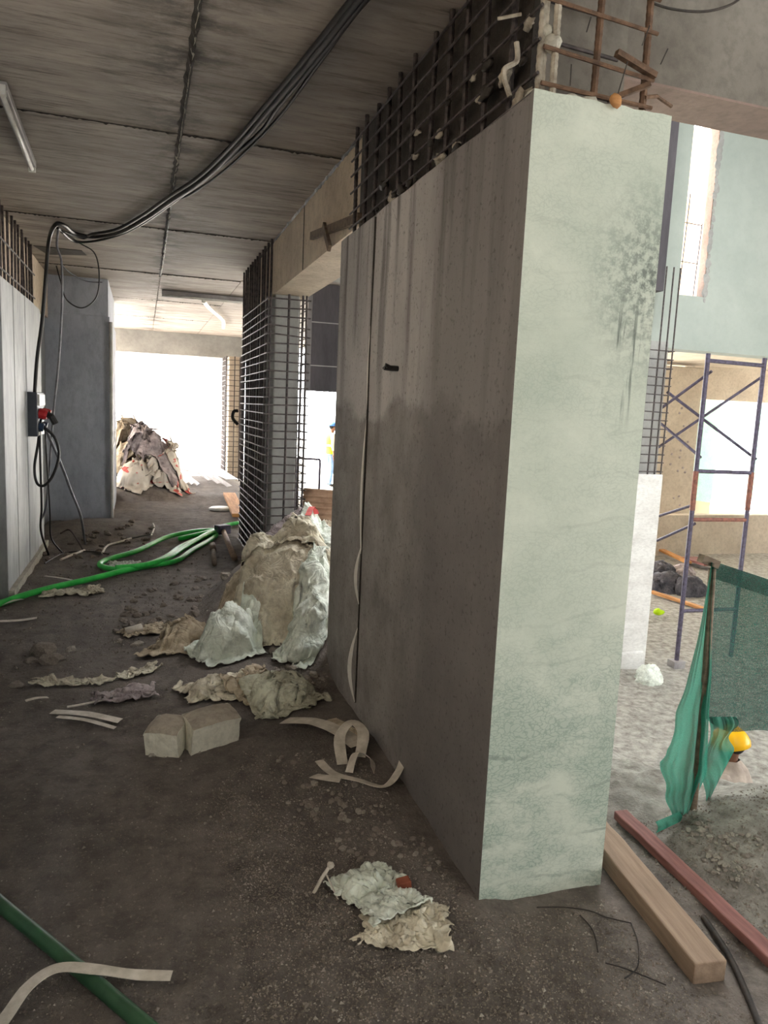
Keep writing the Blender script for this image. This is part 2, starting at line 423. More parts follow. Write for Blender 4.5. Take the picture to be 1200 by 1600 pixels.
def build_floor():
    xs = list(np.arange(-1.45, 2.7, .024)); st = .03
    while xs[-1] < 24: st *= 1.07; xs.append(xs[-1]+min(st, .8))
    ys = list(np.arange(-3.0, 1.2, .2)); st = .018
    while ys[-1] < 27: ys.append(ys[-1]+st); st = min(.9, max(.018, .0105*ys[-1])) if ys[-1] < 18 else .9
    nx, ny = len(xs), len(ys)
    vs = [(x, y, G(x, y)) for y in ys for x in xs]
    fs = [(j*nx+i, j*nx+i+1, (j+1)*nx+i+1, (j+1)*nx+i) for j in range(ny-1) for i in range(nx-1)]
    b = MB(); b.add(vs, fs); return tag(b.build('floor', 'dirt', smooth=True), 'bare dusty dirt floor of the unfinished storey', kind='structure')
floor = build_floor()
b = MB(); b.box((-40, 18.2, -.75), (2.2, 90, -.12)); b.box((-40, -12, -.75), (-1.5, 18.2, -.12)); b.box((2.2, 26.5, -2.6), (90, 90, -2.2)); b.box((23.5, -20, -2.6), (90, 26.5, -2.2))
tag(b.build('ground', 'outside_ground'), 'bright open ground outside the building', kind='structure')

# ceiling: slab with the impression of each shuttering sheet as its own piece
b = MB(); b.box((-1.5, -3.0, ZC+.012), (1.5, 17.4, ZC+.2)); b.box((1.5, 8.8, ZC+.012), (3.4, 17.4, ZC+.2))
ceiling = tag(b.build('ceiling', 'ceiling_concrete'), 'raw concrete slab ceiling marked by shuttering sheets', kind='structure')
rr = random.Random(3)
ysm = [-3.0, -.35, 2.08, 4.52, 6.97, 9.4, 11.84, 14.28, 17.38]
for xa, xb in ((-1.5, .19), (.205, BX)):
    for a, c in zip(ysm[:-1], ysm[1:]):
        dz = rr.uniform(-.004, .004); q = MB()
        q.box((xa, a+.004, ZC+dz), (xb, c-.004, ZC+.03)); q.build('ceiling_panel', 'ceiling_concrete', ceiling)
        if xa > 0 and a > 9: q = MB(); q.box((BX+.008, a+.004, ZC+rr.uniform(-.004, .004)), (3.4, c-.004, ZC+.03)); q.build('ceiling_panel', 'ceiling_concrete', ceiling)
# rough fins of cement squeezed through the shuttering joints
def fin(p, q, w, h, n, seed, mat='dark_concrete'):
    p = Vector(p); q = Vector(q); d = (q-p); side = d.cross(Vector((0, 0, 1))).normalized(); vs = []; fs = []
    for i in range(n+1):
        c = p+d*i/n; k = noise.noise(Vector((i*.37, seed, 0))); k2 = noise.noise(Vector((i*.9, seed, 4)))
        c = c+side*.012*k; ww = w*(.6+.8*abs(k2)); hh = h*(.35+1.2*abs(noise.noise(Vector((i*.6, 9, seed)))))
        vs += [c-side*ww, c+Vector((0, 0, -hh)), c+side*ww]
    for i in range(n):
        a = 3*i; e = a+3
        fs += [(a, a+1, e+1, e), (a+1, a+2, e+2, e+1)]
    m_ = MB(); m_.add(vs, fs); return m_
fin((.197, 1.0, ZC), (.197, 9.6, ZC), .022, .03, 240, 1.0).build('seam_fin', 'dark_concrete', ceiling)
fin((.20, 2.2, ZC), (.20, 9.0, ZC), .006, .034, 260, 5.0).build('seam_fin', 'mortar', ceiling)
for y, s_ in ((2.08, 2.), (4.52, 3.), (6.97, 4.), (9.4, 5.), (11.84, 6.), (14.28, 7.)):
    fin((-1.2, y, ZC), (BX, y, ZC), .010, .012, 160, s_).build('seam_fin', 'dark_concrete', ceiling)

# beam over the column line
b = MB(); b.box((BX, 2.18, ZB), (1.46, 8.8, ZC+.2))
beam = tag(b.build('beam_along_corridor', 'beam_concrete'), 'long concrete beam over the column line', kind='structure')
b = MB(); b.box((BX-.004, 5.62, ZB+.003), (BX+.01, 5.632, ZC)); b.build('shuttering_joint', 'dark_concrete', beam)
fin((BX, 4.1, ZC), (BX, 8.7, ZC), .02, .02, 120, 8.).build('seam_fin', 'dark_concrete', beam)
# cross beam to the right of the column
b = MB(); b.box((1.46, 2.19, 2.70), (9.5, 2.40, 3.4))
xb = tag(b.build('cross_beam', 'grey_brown_concrete'), 'concrete cross beam running right from the column head', kind='structure')
b = MB(); b.box((1.44, 2.188, 2.694), (9.5, 2.402, 2.702)); b.build('soffit', 'pink_concrete', xb)
# far beam
b = MB(); b.box((-1.2, 17.1, 2.60), (3.2, 17.4, 3.3))
tag(b.build('far_beam', 'grey_concrete'), 'concrete beam crossing the corridor at its bright far end', kind='structure')
b = MB(); b.box((-2.5, 20.0, 2.50), (1.8, 20.3, 2.78))
tag(b.build('lintel_beam', 'beige_concrete'), 'pale lintel seen beyond the far beam', kind='structure')
# slab over the passage behind the columns
b = MB(); b.box((1.46, 6.6, ZC), (3.6, 8.79, ZC+.2)); b.box((3.42, 8.8, 2.72), (3.6, 10.6, ZC+.2))
tag(b.build('passage_slab', 'grey_concrete'), 'slab and edge beam over the side passage', kind='structure')

# double-height court on the right: roof slab, unseen end and side walls added to limit its light
b = MB(); SX_, TX_, SY_, TY_ = 2.2, 6.2, 4.4, 8.2       # light well through the roof
b.box((1.46, -6.0, 7.2), (17.0, SY_, 7.5)); b.box((1.46, TY_, 7.2), (17.0, 10.2, 7.5)); b.box((1.46, SY_, 7.2), (SX_, TY_, 7.5)); b.box((TX_, SY_, 7.2), (17.0, TY_, 7.5))
b.box((1.30, -3.3, ZC+.2), (1.46, 10.2, 7.2))
tag(b.build('court_roof', 'grey_concrete'), 'high slab over the lower court', kind='structure')
b = MB(); b.box((1.46, -6.3, -2.4), (17.0, -6.0, 7.5)); b.box((15.0, -6.3, 2.8), (15.3, 10.0, 7.3)); b.box((15.0, -6.3, -2.4), (15.3, -4.0, 2.8)); b.box((15.0, 3.6, -2.4), (15.3, 10.0, 2.8)); b.box((20.5, 9.0, -2.4), (20.8, 15.0, 3.6)); b.box((15.0, 9.8, -2.4), (20.8, 10.0, 3.6))
tag(b.build('court_block_walls', 'grey_concrete'), 'unseen court walls added to limit the light', kind='structure')

# left side: plain wall, then jacketed wall with starter bars
b = MB(); b.box((-1.5, 3.0, -.3), (-1.16, 12.4, ZC+.1)); b.box((-1.5, -3.0, -.3), (-1.16, -1.5, ZC+.1)); b.box((-1.5, -1.5, -.3), (-1.16, 3.0, 1.75)); b.box((-1.5, -1.5, 2.6), (-1.16, 3.0, ZC+.1))
b2 = MB(); b2.box((-5.3, -9, -1), (-5.0, 17, 9.5)); tag(b2.build('sun_block_wall', 'beige_concrete'), 'tall unseen wall added outside the left openings to block the sun', kind='structure')  # unseen wall added outside to keep direct sun out of the corridor
wl = tag(b.build('wall_left', 'wall_concrete'), 'plain grey concrete wall along the left of the corridor', kind='structure')
b = MB(); b.box((-1.5, -3.3, -.3), (1.5, -3.0, ZC+.2))
tag(b.build('wall_back', 'wall_concrete'), 'concrete wall closing the corridor behind', kind='structure')
wj = thing('jacketed_wall', 'grey jacketed concrete wall section carrying the socket box on the left', 'concrete wall', (-1.08, 7.3, 0))
ye = [6.22, 6.75, 7.35, 7.95, 8.45]
for k in range(4):
    q = MB(); q.box((-1.17, ye[k]+.003, -.08), (-1.0+.004*((k*7) % 3), ye[k+1]-.003, 2.46)); q.build('panel', 'wall_concrete', wj, bevel=.006)
q = MB(); q.bar((-.985, 6.24, .02), (-.985, 8.45, .02), .05, .09); q.build('mortar_fillet', 'mortar', wj)
for k in range(13):
    y = 6.26+k*.175; q = MB(); q.tube([(-1.06, y, 2.45), (-1.06+rr.uniform(-.01, .01), y+rr.uniform(-.02, .02), ZC)], .011, 6); q.build('rebar', 'rebar_steel', wj)
for z in (2.55, 2.78):
    q = MB(); q.tube([(-1.04, 6.2, z), (-1.04, 8.4, z+.01)], .007, 6); q.build('stirrup', 'rebar_steel', wj)
b = MB(); b.box((-1.17, 6.0, 2.55), (-1.12, 10.2, ZC+.05))
tag(b.build('beam_left', 'beam_concrete'), 'pale beam strip above the left wall', kind='structure')

# left column
lc = thing('concrete_column', 'blue-grey concrete pier on the left before the bright opening', 'column', (-.8, 11.3, 0))
q = MB(); q.box((-1.2, 10.2, -.15), (-.40, 12.4, 2.62)); q.build('shaft', 'blue_concrete', lc, bevel=.01)
q = MB(); q.box((-1.2, 10.22, 2.62), (-.42, 12.4, ZC+.05)); q.build('head', 'blue_concrete', lc)
b = MB(); b.tube([(-.385, 10.17, .0), (-.385, 10.17, 1.3), (-.388, 10.17, 2.55)], .022, 8)
t_ = b.build('corner_pipe', 'white_plastic', lc, smooth=True)
b = MB(); b.tube(spline([(-.385, 10.17, .95), (-.37, 10.6, 1.0), (-.385, 11.4, 1.12)]), .012, 6); b.build('corner_pipe', 'white_plastic', lc)

# ================================================================== THE BIG COLUMN
bc = thing('jacketed_column', 'large jacketed concrete column with a pale marbled end face and bare bars on top', 'column', (1.28, 3.05, 0))
X0, X1, Y0, Y1, ZT = 1.045, 1.512, 1.98, 4.11, 2.515
def wobble_box():
    """column shaft with a slightly ragged top edge; end face (-y) second material"""
    mb = MB(); ny, nz = 60, 48
    def top(u): return ZT+.008*noise.noise(Vector((u*9, 3, 1)))
    # corridor face x = X0
    def face(fn, nu, nv, mi):
        vs = [fn(i/nu, j/nv) for j in range(nv+1) for i in range(nu+1)]
        fs = [(j*(nu+1)+i, j*(nu+1)+i+1, (j+1)*(nu+1)+i+1, (j+1)*(nu+1)+i) for j in range(nv) for i in range(nu)]
        mb.add(vs, fs, mi)
    Z0 = -.25
    def zz(u, v, s): return Z0+v*(top(s+u)-Z0)
    def dent(y, z): return .004*noise.noise(Vector((y*2.2, z*2.2, 5)))
    face(lambda u, v: (X0+(dent(Y1-u*(Y1-Y0), v*2.5) if 0 < u < 1 else 0), Y1-u*(Y1-Y0), zz(1-u, v, 0)), ny, nz, 0)
    face(lambda u, v: (X0+u*(X1-X0), Y0, zz(u, v, -.0)), 14, nz, 1)
    face(lambda u, v: (X1, Y0+u*(Y1-Y0), zz(u, v, 1.)), ny, nz, 1)
    face(lambda u, v: (X1-u*(X1-X0), Y1, zz(u, v, 2.)), 14, nz, 0)
    mb.add([(X0, Y0, ZT-.005), (X1, Y0, ZT-.005), (X1, Y1, ZT-.005), (X0, Y1, ZT-.005)], [(0, 1, 2, 3)], 0)
    return mb
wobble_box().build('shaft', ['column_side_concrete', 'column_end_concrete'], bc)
q = MB(); q.box((BX-.012, 2.17, ZT-.02), (1.455, 4.06, ZC)); q.build('old_core', 'dark_concrete', bc)  # core concrete much darker than the beam around it
q = MB(); q.box((BX+.02, 2.160, ZT-.02), (1.457, 2.171, ZC)); q.build('core_end', 'grey_brown_concrete', bc)
# vertical pour joint on the corridor face and the peeling white sealant in it
yj = 3.47
q = MB(); q.tube(spline([(X0-.001, yj+.01*noise.noise(Vector((z, 0, 2))), z) for z in np.linspace(.1, 2.5, 24)], 2), .006, 6); q.build('pour_joint', 'dark_concrete', bc)
def sealant(za, zb_, w, out, seed):
    n = 14; vs = []; fs = []
    for i in range(n+1):
        t = i/n; z = za+(zb_-za)*t; ww = w*math.sin(math.pi*min(1, t*.9+.1))*(.6+.6*noise.random()*0+.4*noise.noise(Vector((i*.5, seed, 0))))
        o = out*math.sin(math.pi*t)
        vs += [(X0-.004-o, yj-ww, z), (X0-.007-o*1.5, yj, z), (X0-.004-o, yj+ww*.6, z)]
    for i in range(n): a = 3*i; fs += [(a, a+1, a+4, a+3), (a+1, a+2, a+5, a+4)]
    mb = MB(); mb.add(vs, fs); return mb
sealant(.88, 1.55, .014, .01, 1).build('sealant_strip', 'white_plastic', bc)
sealant(.62, .92, .022, .02, 2).build('sealant_strip', 'white_plastic', bc)
sealant(.10, .50, .020, .03, 3).build('sealant_strip', 'white_plastic', bc)
sealant(1.6, 2.0, .006, .004, 4).build('sealant_strip', 'white_plastic', bc)
pp = onx(622, 576, X0)
q = MB(); q.tube([(X0+.02, pp.y, pp.z), (X0-.035, pp.y, pp.z), (X0-.06, pp.y+.005, pp.z+.006)], [.012, .012, .016], 8); q.tube([(X0-.055, pp.y-.02, pp.z+.008), (X0-.055, pp.y+.03, pp.z)], .007, 6)
q.build('pipe_stub', 'cable_black', bc)
# bars and links standing out of the jacket
def ribbed(p, q, r, n=7, step=.011, amp=.0009):
    p = Vector(p); q = Vector(q); L = (q-p).length; k = max(2, int(L/step)); mb = MB()
    mb.tube([p+(q-p)*i/k for i in range(k+1)], [r+(amp if i % 2 else -amp*.4) for i in range(k+1)], n); return mb
XB = 1.092
for k in range(12):
    y = 2.045+k*.18+rr.uniform(-.012, .012)
    ribbed((XB+rr.uniform(-.008, .008), y, ZT-.03), (XB+rr.uniform(-.008, .008), y+rr.uniform(-.01, .01), ZC+.02), .0105, 7).build('rebar', 'rebar_mortar' if k in (0,) else 'rebar_steel', bc)
ribbed((1.125, 2.02, ZT-.03), (1.130, 2.03, ZC+.3), .0105).build('rebar', 'rebar_mortar', bc)
ribbed((1.105, 2.05, ZT-.03), (1.10, 2.05, ZC+.3), .010).build('rebar', 'rebar_mortar', bc)
ribbed((1.268, 2.03, ZT-.03), (1.278, 2.03, ZC+.3), .0105).build('rebar', 'rebar_rust', bc)
ribbed((1.442, 2.03, ZT-.03), (1.432, 2.03, ZC+.3), .0105).build('rebar', 'rebar_rust', bc)
for k, z in enumerate((2.565, 2.655, 2.745, 2.835, 2.925, 3.01)):
    dz = rr.uniform(-.012, .012)
    q = MB(); q.tube([(XB-.018, 4.06, z+dz), (XB-.018, 2.02, z+.012)], .0055, 6); q.build('stirrup', 'rebar_steel', bc)
for z0, z1, r in ((2.548, 2.540, .0065), (2.645, 2.618, .0065), (2.772, 2.748, .006), (2.86, 2.84, .006)):
    q = MB(); q.tube([(XB-.01, 2.012, z0), (1.46, 2.012, z1)], r, 7); q.build('stirrup', 'rebar_rust', bc)
for z0 in (2.60, 2.72, 2.83):     # second set, just behind
    q = MB(); q.tube([(XB+.02, 2.12, z0), (1.40, 2.12, z0-.012)], .006, 6); q.build('stirrup', 'rebar_steel', bc)
q = MB(); q.bar((1.315, 2.0, 2.665), (1.455, 2.0, 2.625), .02, .016); q.bar((1.33, 2.05, 2.555), (1.44, 2.0, 2.60), .016, .014); q.tube([(1.44, 2.02, 2.57), (1.49, 2.03, 2.585), (1.56, 2.05, 2.575)], .006, 6)
q.build('bar_offcut', 'rebar_rust', bc)
def lump(mb, c, r, seed, sub=2, squash=(1, 1, 1), amp=.35, fr=2.0, mi=0):
    bm = bmesh.new(); bmesh.ops.create_icosphere(bm, subdivisions=sub, radius=1.0)
    vs = []
    for v in bm.verts:
        d = v.co.normalized(); k = 1+amp*noise.noise(d*fr+Vector((seed*3.1, seed, 1)))
        vs.append((c[0]+d.x*k*r*squash[0], c[1]+d.y*k*r*squash[1], c[2]+d.z*k*r*squash[2]))
    fs = [tuple(v.index for v in f.verts) for f in bm.faces]; bm.free(); mb.add(vs, fs, mi)
q = MB()
for k in range(9): lump(q, (1.09+k*.022, 2.04+rr.uniform(-.02, .03), ZT+.008), .022+rr.uniform(0, .008), k, 2, (1.2, 1, .7))
lump(q, (1.12, 2.03, 2.665), .026, 22); lump(q, (1.105, 2.04, 2.70), .018, 23)
q.build('mortar_lump', 'mortar', bc, smooth=True)
for k in range(26):                # mortar clots on the corridor links
    q = MB(); y = rr.uniform(2.1, 3.6); lump(q, (XB-.012, y, rr.choice((2.545, 2.565, 2.655, 2.745))), rr.uniform(.010, .030), 40+k, 2, (.6, 1.5, .8), .9, 3.0); q.build('mortar_lump', ('dark_concrete', 'block_concrete', 'dark_concrete', 'rebar_mortar')[k % 4], bc, smooth=True)
pc = ony(962, 157, Y0-.02)
q = MB(); lump(q, pc, .018, 77, 2, (1.1, .6, 1.1)); q.build('foam_plug', 'timber_orange', bc, smooth=True)
for (xa, za, xc, zc_) in ((1.33, 2.55, 1.345, 2.64), (1.17, 2.55, 1.16, 2.60), (1.40, 2.70, 1.41, 2.75), (1.47, 2.66, 1.48, 2.70), (1.21, 2.70, 1.212, 2.735)):
    q = MB(); q.tube([(xa, 2.0, za), (xc, 1.985, zc_)], .0018, 4); q.build('tie_wire', 'wire', bc)
b = MB(); b.tube(spline([(1.02, 2.08, ZT+.01), (1.0, 2.09, ZT+.08), (1.045, 2.1, ZT+.12), (1.04, 2.1, ZT+.17)]), .008, 6); b.build('mortar_drip', 'rebar_mortar', bc)
q = MB(); q.tube([(.975, 2.10, 2.735), (1.03, 2.06, 2.74)], .005, 5); q.build('bar_offcut', 'rebar_mortar', bc)

# wooden batten with a cross piece nailed on the beam
wb = thing('wooden_batten', 'weathered wooden batten with a short cross piece nailed to the beam side', 'timber', (1.1, 4.4, 2.6))
a1 = onx(487, 369, BX-.03); a2 = onx(562, 340, BX-.03)
q = MB(); q.bar(a1, a2, .025, .05); q.build('rail', 'timber_grey', wb)
a3 = onx(506, 352, BX-.05); a4 = onx(515, 388, BX-.05)
q = MB(); q.bar(a3, a4, .02, .045, up=(0, 1, 0)); q.build('cross_piece', 'timber_grey', wb)

# ================================================================== CAGED COLUMNS
def cage(name, label, x0, x1, y0, y1, zt_side, zt_end, nlong, step, r, core_mat, zbot=-.1, rings=None, with_core=(.07, .07)):
    c = thing(name, label, 'column', ((x0+x1)/2, (y0+y1)/2, 0))
    q = MB(); q.box((x0+with_core[0], y0+with_core[1], zbot), (x1-with_core[0], y1-with_core[1], zt_end)); q.build('core', core_mat, c, bevel=.012)
    bars = []
    for k in range(nlong):
        y = y0+.02+(y1-y0-.04)*k/(nlong-1)
        bars += [(x0+.015, y, zt_side), (x1-.015, y, zt_end)]
    bars += [((x0+x1)/2, y0+.015, zt_end), ((x0+x1)/2, y1-.015, zt_end), (x1-.05, y0+.02, zt_end)]
    for (x, y, zt) in bars:
        q = MB(); q.tube([(x, y, zbot), (x+rr.uniform(-.008, .008), y+rr.uniform(-.01, .01), (zbot+zt)/2), (x+rr.uniform(-.005, .005), y, zt)], r, 6); q.build('rebar', 'rebar_steel', c)
    z = zbot+.1; zs = []
    while z < zt_end-.03: zs.append(z); z += step
    for z in zs:
        j = [rr.uniform(-.012, .012) for _ in range(4)]
        q = MB(); q.tube([(x0, y0, z+j[0]), (x1, y0, z+j[1]), (x1, y1, z+j[2]), (x0, y1, z+j[3])], r*.62, 5, closed=True)
        # two open hooks past the corners, as tied links have
        q.tube([(x0, y0, z+j[0]), (x0-.03, y0-.005, z+j[0]+.004)], r*.6, 5); q.tube([(x1, y0, z+j[1]), (x1+.02, y0-.01, z+j[1])], r*.6, 5)
        q.build('stirrup', 'rebar_steel', c)
    return c
cg1 = cage('caged_column', 'concrete column wrapped in a dense rebar cage beside the rubble heap', 1.085, 1.455, 6.85, 8.76, ZC, ZB, 12, .08, .0115, 'grey_concrete')
cage('caged_column', 'far rebar-caged column at the bright end of the corridor', 1.70, 2.06, 16.3, 17.3, 2.6, 2.6, 9, .11, .011, 'beige_concrete')
# black bag hook on the near cage
pk = onx(372, 650, 1.07)
b = MB(); b.tube(spline([pk+Vector((0, 0, -.1)), pk+Vector((-.06, 0, -.03)), pk+Vector((-.05, 0, .05)), pk+Vector((.0, 0, .06))]), .02, 7)
b.build('cable_loop', 'cable_black', cg1, smooth=True)

# hanging dark remnant of the old wall behind the cage
hp = thing('hanging_panel', 'dark remnant of old wall hanging behind the caged column', 'concrete panel', (2.12, 9.1, 1.8))
q = MB(); n = 14; vs = []; fs = []
for i in range(n+1):
    x = 1.955+.36*i/n; zb_ = 1.80+.02*noise.noise(Vector((i*.6, 2, 2)))
    vs += [(x, 9.0, zb_), (x, 9.0, ZC), (x, 9.25, zb_), (x, 9.25, ZC)]
for i in range(n):
    a = 4*i; e = a+4; fs += [(a, e, e+1, a+1), (a+2, a+3, e+3, e+2), (a, a+2, e+2, e)]
fs += [(0, 1, 3, 2), (4*n, 4*n+2, 4*n+3, 4*n+1)]
q.add(vs, fs); q.build('slab_piece', 'dark_panel', hp)
for z in (2.1, 2.62):
    q = MB(); q.box((1.953, 8.994, z), (2.317, 9.001, z+.012)); q.build('pour_line', 'grey_concrete', hp)

# ================================================================== RIGHT SIDE: lower court
sc2 = thing('second_column', 'pale half-jacketed column with exposed cage standing in the lower court', 'column', (6.95, 9.1, -2.1))
q = MB(); q.box((6.72, 8.82, -2.5), (7.16, 9.5, .86)); q.build('jacket', 'white_jacket', sc2, bevel=.012)
q = MB(); q.box((6.80, 8.90, .8), (7.10, 9.5, 2.74)); q.build('core', 'grey_concrete', sc2)
q = MB(); q.box((6.70, 8.80, -2.5), (7.12, 9.2, -1.78)); q.build('foot', 'white_jacket', sc2, bevel=.03)
for (x, y) in ((6.74, 8.84), (6.74, 9.1), (6.74, 9.4), (6.9, 8.84), (7.02, 8.84), (7.13, 8.84), (7.13, 9.1)):
    q = MB(); q.tube([(x, y, .8), (x, y, 3.75 if y < 8.9 and x > 6.76 else 2.7)], .012, 6); q.build('rebar', 'rebar_steel', sc2)
for k in range(15):
    z = .9+k*.122; q = MB(); q.tube([(6.73, 8.83, z), (7.15, 8.83, z+rr.uniform(-.01, .01)), (7.15, 9.45, z), (6.73, 9.45, z)], .008, 5, closed=True); q.build('stirrup', 'rebar_steel', sc2)
# wall with the tall slot window
WY = 9.6
def holed_wall():
    mb = MB(); zt = 7.2; zb_ = 2.74
    x0, x1, h0, h1, hz0, hz1 = 6.75, 15.0, 7.74, 8.23, 3.55, 6.6
    mb.box((1.46, WY, 3.3), (3.6, WY+.4, zt)); mb.box((3.6, WY, zb_), (x0, WY+.4, zt)); mb.box((x0, WY, zb_), (h0, WY+.4, zt)); mb.box((h1, WY, zb_), (x1, WY+.4, zt)); mb.box((h0, WY, zb_), (h1, WY+.4, hz0)); mb.box((h0, WY, hz1), (h1, WY+.4, zt))  # hidden stretches left of the window part added to block the sun
    return mb
wr = tag(holed_wall().build('wall_right', 'pale_render'), 'pale grey-green rendered wall above the lower court', kind='structure')
w1 = MB()
for k in range(26):
    z = 3.5+k*.11; lump(w1, (8.235+rr.uniform(-.01, .02), WY-.004, z), rr.uniform(.03, .075), k, 2, (.8, .15, 1.1), .5)
w1.build('broken_edge', 'grey_concrete', wr)
q = MB(); q.box((8.215, WY+.01, 3.55), (8.235, WY+.395, 6.6)); q.build('reveal', 'pink_concrete', wr)
win = thing('window_1', 'tall open slot window with thin bent bars in the pale wall', 'window', (7.98, WY, 3.55)); del win['category']; win['kind'] = 'structure'
for p, q_ in (((7.83, 3.5), (7.87, 5.05)), ((8.10, 3.5), (8.14, 4.65))):
    q = MB(); q.tube([(p[0], WY+.1, p[1]), (q_[0], WY+.1, q_[1])], .008, 5); q.build('window_bar', 'rebar_steel', win)
for z in (4.05, 4.62):
    q = MB(); q.tube([(7.76, WY+.1, z+.01), (8.13, WY+.1, z)], .007, 5); q.build('window_bar', 'rebar_steel', win)
b = MB(); b.box((6.90, 9.25, 3.50), (7.20, 9.59, 7.0))  # shadowed side of a wall stub, its shade put into the grey
tag(b.build('downstand', 'dark_panel'), 'narrow concrete downstand, its shade painted dark, beside the column edge', 'concrete downstand')
# building seen through the slot
nb = thing('neighbour_building', 'beige neighbouring building glimpsed through the slot window', 'building', (18, 25, -2.2))
q = MB(); q.box((16.4, 23.0, -2.2), (21, 27, 12.0)); q.build('wall', 'tan_render', nb)
q = MB(); q.box((15.6, 22.2, 9.2), (21, 23.0, 9.7)); q.build('balcony_slab', 'tan_render', nb)
# far side of the court: parapet, studded column, beam
D0 = onz(1040, 868, -2.1)
PY = D0.y
pa = MB(); pa.box((9.6, PY, -2.3), (24, PY+.35, -.95))
par = tag(pa.build('parapet', 'beige_concrete'), 'low beige parapet wall beyond the scaffold', kind='structure')
ca = ony(1040, 700, PY+.6); cb_ = ony(1072, 700, PY+.6); cc = ony(1092, 700, PY+.6)
stc = thing('studded_column', 'beige column pitted with form-tie holes beyond the scaffold', 'column', (cb_.x, PY+1, -1.0))
q = MB(); q.box((ca.x-.45, PY+.6, -2.2), (cc.x-.1, PY+1.6, 3.2)); q.build('shaft', 'beige_concrete', stc, bevel=.02)
for k in range(14):
    q = MB(); x = rr.uniform(ca.x+.05, cc.x-.18); z = rr.uniform(-.8, 2.2); q.tube([(x, PY+.61, z), (x, PY+.588, z)], .035, 8); q.build('tie_hole', 'sack_grey', stc)
b = MB(); p1 = ony(1085, 575, PY+1.0); b.box((p1.x, PY+1.0, 2.35), (24, PY+1.4, 3.3))
tag(b.build('court_beam', 'beige_concrete'), 'beige beam across the far side of the court', kind='structure')
b = MB(); b.box((3.38, 10.02, 3.3), (24, PY+5, 3.6)); b.build('court_slab', 'beige_concrete'); tag(bpy.data.objects['court_slab'], 'slab over the far side of the court, widened to shade it', kind='structure')  # stretched out of view to keep sky and sun off the court

# scaffold
def pipe(mb, p, q, r=.021, mi=0, n=8): mb.tube([p, q], r, n, mi)
sf = thing('scaffold_tower', 'rusty purple-grey steel scaffold frames with crossed braces in the lower court', 'scaffold', (8.2, 8.8, -2.0))
SY, SX0, SX1 = 8.82, 7.735, 8.765
for x in (SX0, SX1):
    for za, zb_, nm in ((-1.98, .52, 0), (.72, 2.62, 0)):
        q = MB(); pipe(q, (x, SY, za), (x, SY, zb_), .034); q.build('standard', 'scaffold_paint', sf)
    q = MB(); pipe(q, (x, SY, .34), (x, SY, .92), .040); q.build('coupler', 'scaffold_rust', sf)
    if True:
        for za, zb_ in ((-1.98, .6), (.6, 2.62)):
            q = MB(); pipe(q, (x-.35, SY+1.8, za), (x-.35, SY+1.8, zb_), .024)
            if x == SX1: q.build('standard', 'scaffold_paint', sf)
q = MB(); q.box((SX0-.1, SY-.08, -2.12), (SX0+.1, SY+.08, -1.97)); q.build('base_plate', 'sheet_metal', sf)
for z, mt in ((2.52, 'scaffold_paint'), (.92, 'scaffold_paint'), (.20, 'scaffold_rust'), (-1.2, 'scaffold_paint')):
    q = MB(); pipe(q, (SX0, SY, z), (SX1, SY, z-.01), .030); q.build('ledger', mt, sf)
# braces: two crossed pairs (one in the frame plane, one running back on the left)
for p, q_ in (((7.66, 9.35), (2.42, 0)),):
    pass
def brace(pa_, ya, pb_, yb):
    q = MB(); pipe(q, ony(*pa_, ya), ony(*pb_, yb), .022, n=6); q.build('brace', 'scaffold_paint', sf)
brace((1192, 588), SY+.03, (1027, 700), SY+.9)
brace((1042, 612), SY+.9, (1182, 718), SY+.03)
brace((1112, 580), SY+.05, (1030, 640), SY+.9)
brace((1033, 662), SY+.9, (1095, 715), SY+.05)
brace((1080, 790), SY+.05, (1030, 806), SY+.9)
brace((1086, 818), SY+.05, (1026, 845), SY+.9)

# green sheet screen and trees beyond the court
def wavy_sheet(mb, p, q, z0, z1, n, amp, seed):
    p = Vector(p); q = Vector(q); d = q-p; s = d.cross(Vector((0, 0, 1))).normalized(); m_ = 14; vs = []
    for j in range(m_+1):
        for i in range(n+1):
            c = p+d*i/n+s*amp*noise.noise(Vector((i*.35, j*.2, seed))); vs.append((c.x, c.y, z0+(z1-z0)*j/m_+.06*noise.noise(Vector((i*.3, 7, seed)))))
    mb.add(vs, [(j*(n+1)+i, j*(n+1)+i+1, (j+1)*(n+1)+i+1, (j+1)*(n+1)+i) for j in range(m_) for i in range(n)])
b = MB(); wavy_sheet(b, (15.5, 22, 0), (30, 22, 0), -1.2, 2.6, 60, .25, 4)
tag(b.build('screen_net', 'net_far', smooth=True), 'pale green screen netting stretched behind the court', 'net')
def tree(loc, h, r, seed, label, leaf):
    t = thing('tree', label, 'tree', loc)
    q = MB(); q.tube([(loc[0], loc[1], loc[2]), (loc[0]+.1, loc[1], loc[2]+h*.5), (loc[0], loc[1]+.1, loc[2]+h*.8)], [.22, .16, .06], 8); q.build('trunk', 'bark', t)
    rg = random.Random(seed); vs = []; fs = []
    for k in range(1400):
        d = Vector((rg.gauss(0, 1), rg.gauss(0, 1), rg.gauss(0, 1))).normalized()*r*rg.uniform(.55, 1.0)
        c = Vector(loc)+Vector((0, 0, h))+Vector((d.x, d.y, d.z*.7)); a = Vector((rg.gauss(0, 1), rg.gauss(0, 1), rg.gauss(0, 1))).normalized()*.16; b_ = a.orthogonal().normalized()*.09
        o = len(vs); vs += [c-a, c+b_, c+a, c-b_]; fs.append((o, o+1, o+2, o+3))
    q = MB(); q.add(vs, fs); o = q.build('foliage', leaf, t); o['kind'] = 'stuff'
tp = ony(1125, 592, 31.0); tq = ony(1198, 598, 31.0)
tree((tp.x, 31.0, -2.2), tp.z+2.2, 1.5, 1, 'red-leaved tree behind the green screen', 'leaf_red')
